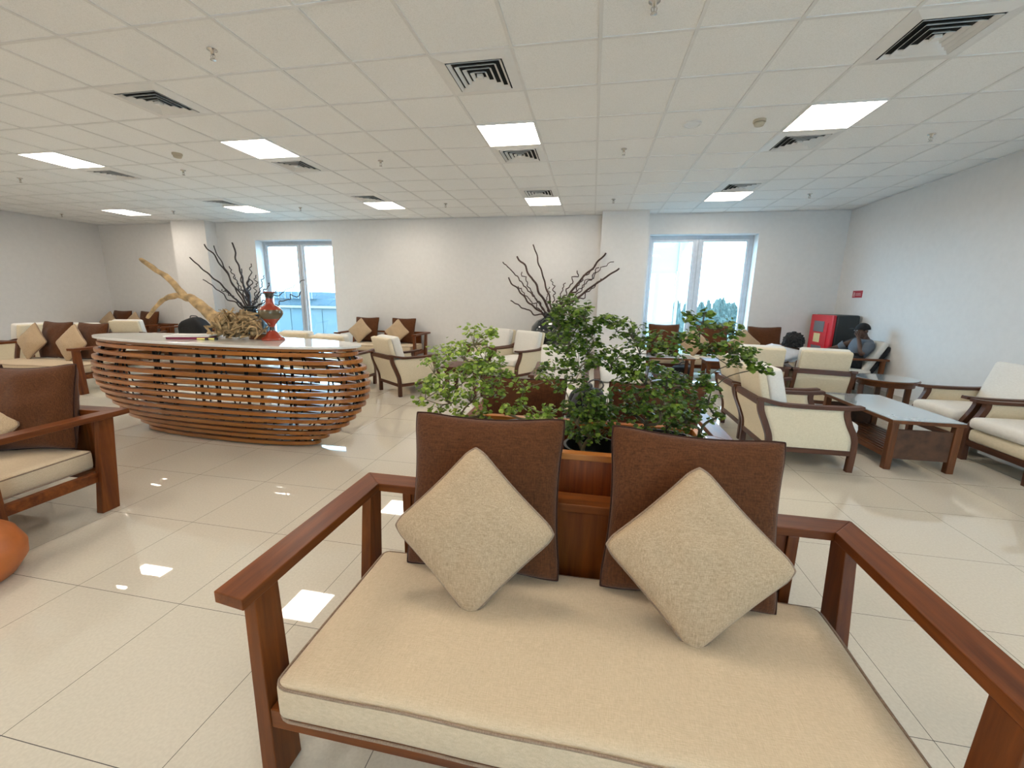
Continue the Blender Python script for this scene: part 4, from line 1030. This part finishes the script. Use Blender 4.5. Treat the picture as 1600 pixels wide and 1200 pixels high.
wp = person('person', 'person with curly black hair and white shirt seen from behind in an armchair', tuple(PL), J,
       [('wrl', 'l', (.1, 1, 0), (0, 0, -1), .25), ('wrr', 'r', (.0, 1, -.1), (0, 0, -1), .25)], 'skin_dark', 'shirt_white', 'trousers_black')
bm = B(); bmesh.ops.create_icosphere(bm, subdivisions=5, radius=.125)
hc = Vector(J['head'])+Vector((0, -.015, .02))
for v in bm.verts:
    q = v.co.copy(); n_ = noise.noise(q*45)*.022+noise.noise(q*18+Vector((3, 1, 2)))*.018
    v.co = q*(1+n_/.125)
    if v.co.y > .06 and v.co.z < .04: v.co.y = .06+(v.co.y-.06)*.1
    if v.co.z < -.07: v.co.z = -.07+(v.co.z+.07)*.2
    v.co += hc
obj('curly_hair', bm, 'hair_black', wp)

# ------------------------------------------------------------ outside the windows
GZ = -7.0
struct(box_obj('outdoor_ground', (-150, YB+2, GZ-.2), (150, 200, GZ), 'ground_pale'))
hb = thing('terminal_building', 'pale blue panelled building seen through the left window', 'building', (-36, 42, GZ))
def W3(px_, py_, Y): return at(px_, py_, Y)-Vector((-36, 42, GZ))
zt = at(500, 478, 42).z-GZ; zr = at(500, 467, 42).z-GZ; zu = at(480, 456, 42).z-GZ
box_obj('wall', (-16, 0, 0), (16, 10, zt), 'blue_pale', hb)
box_obj('parapet_screen', (-16, .2, zt), (16, 10, zr), 'blue_dark', hb)
box_obj('ledge', (-16, -.5, zt-.25), (16, -.0005, zt), 'canopy_white', hb)
xu0, xu1 = at(400, 460, 42).x+36, at(491, 460, 42).x+36
box_obj('upper_block', (xu0, -.4, zr-.02), (xu1, 9, zu), 'blue_dark', hb)
for k in range(16):
    x = -16+2.0*k+.5; box_obj('panel', (x, -.06, zt-.25-(4 if k % 3 else 3)), (x+1.7, -.0005, zt-.35), 'blue_panel' if k % 4 == 1 else 'blue_pale', hb)
for k in range(10):
    x = xu0+(xu1-xu0)*k/9; box_obj('mullion', (x-.04, -.45, zr), (x+.04, -.4005, zu), 'canopy_white', hb)
cp = thing('canopy_column', 'curved white canopy column seen through the left pane of the right window', 'column', (0, 15, GZ))
o_ = Vector((0, 15, GZ)); pr_ = []
for px_, py_ in ((1024, 640), (1020, 480), (1018, 372), (1015, 340), (1105, 340), (1086, 368), (1068, 392), (1058, 425), (1053, 470), (1052, 640)):
    q = at(px_, py_, 15)-o_; pr_.append((q.x, q.z))
pr_[0] = (pr_[0][0], 0); pr_[-1] = (pr_[-1][0], 0)
bm = B(); add_prism(bm, pr_, 1, 0, .5); obj('shaft', bm, 'canopy_white', cp, bevel=.03)
bm = B(); q0 = at(1035, 375, 15)-o_; q1 = at(1040, 640, 15)-o_; add_box(bm, (q1.x-.05, -.05, 0), (q1.x+.05, -.0005, q0.z)); obj('rib', bm, 'canopy_white', cp)
rr = random.Random(5)
TL = ['leftmost hazy tree beyond the left pane of the right window', 'second hazy tree from the left beyond the right window', 'hazy tree just right of the mullion beyond the right window', 'pointed hazy tree in the middle of the right pane', 'broad hazy tree near the right side of the right pane', 'rightmost hazy tree beyond the right window', 'low hazy tree behind the broad one beyond the right window']
for k, (px_, py_, wd) in enumerate(((1058, 472, 20), (1074, 474, 20), (1096, 474, 20), (1108, 470, 12), (1126, 467, 26), (1146, 474, 20), (1136, 476, 34))):
    Yt = 60+7*k; top = at(px_, py_, Yt); H_ = top.z-GZ; rw = wd/641*Yt/2
    t = thing('tree', TL[k], 'tree', (top.x, Yt, GZ), 0, 'hazy trees outside the right window')
    bm = B(); add_tube(bm, [(0, 0, 0), (0, 0, H_*.5)], [.3, .2], 8); obj('trunk', bm, 'stem_dark', t)
    bm = B(); bmesh.ops.create_icosphere(bm, subdivisions=5, radius=1)
    for v in bm.verts:
        q = v.co.copy(); n_ = 1+.30*noise.noise(q*3+Vector((k, 0, 0)))+.18*noise.noise(q*9+Vector((k, 2, 0)))
        tap = 1-.55*max(0, q.z); v.co = Vector((q.x*rw*n_*tap*1.15, q.y*rw*n_, H_*.60+q.z*n_*H_*.40))
    obj('crown', bm, 'haze_green', t, smooth=False)
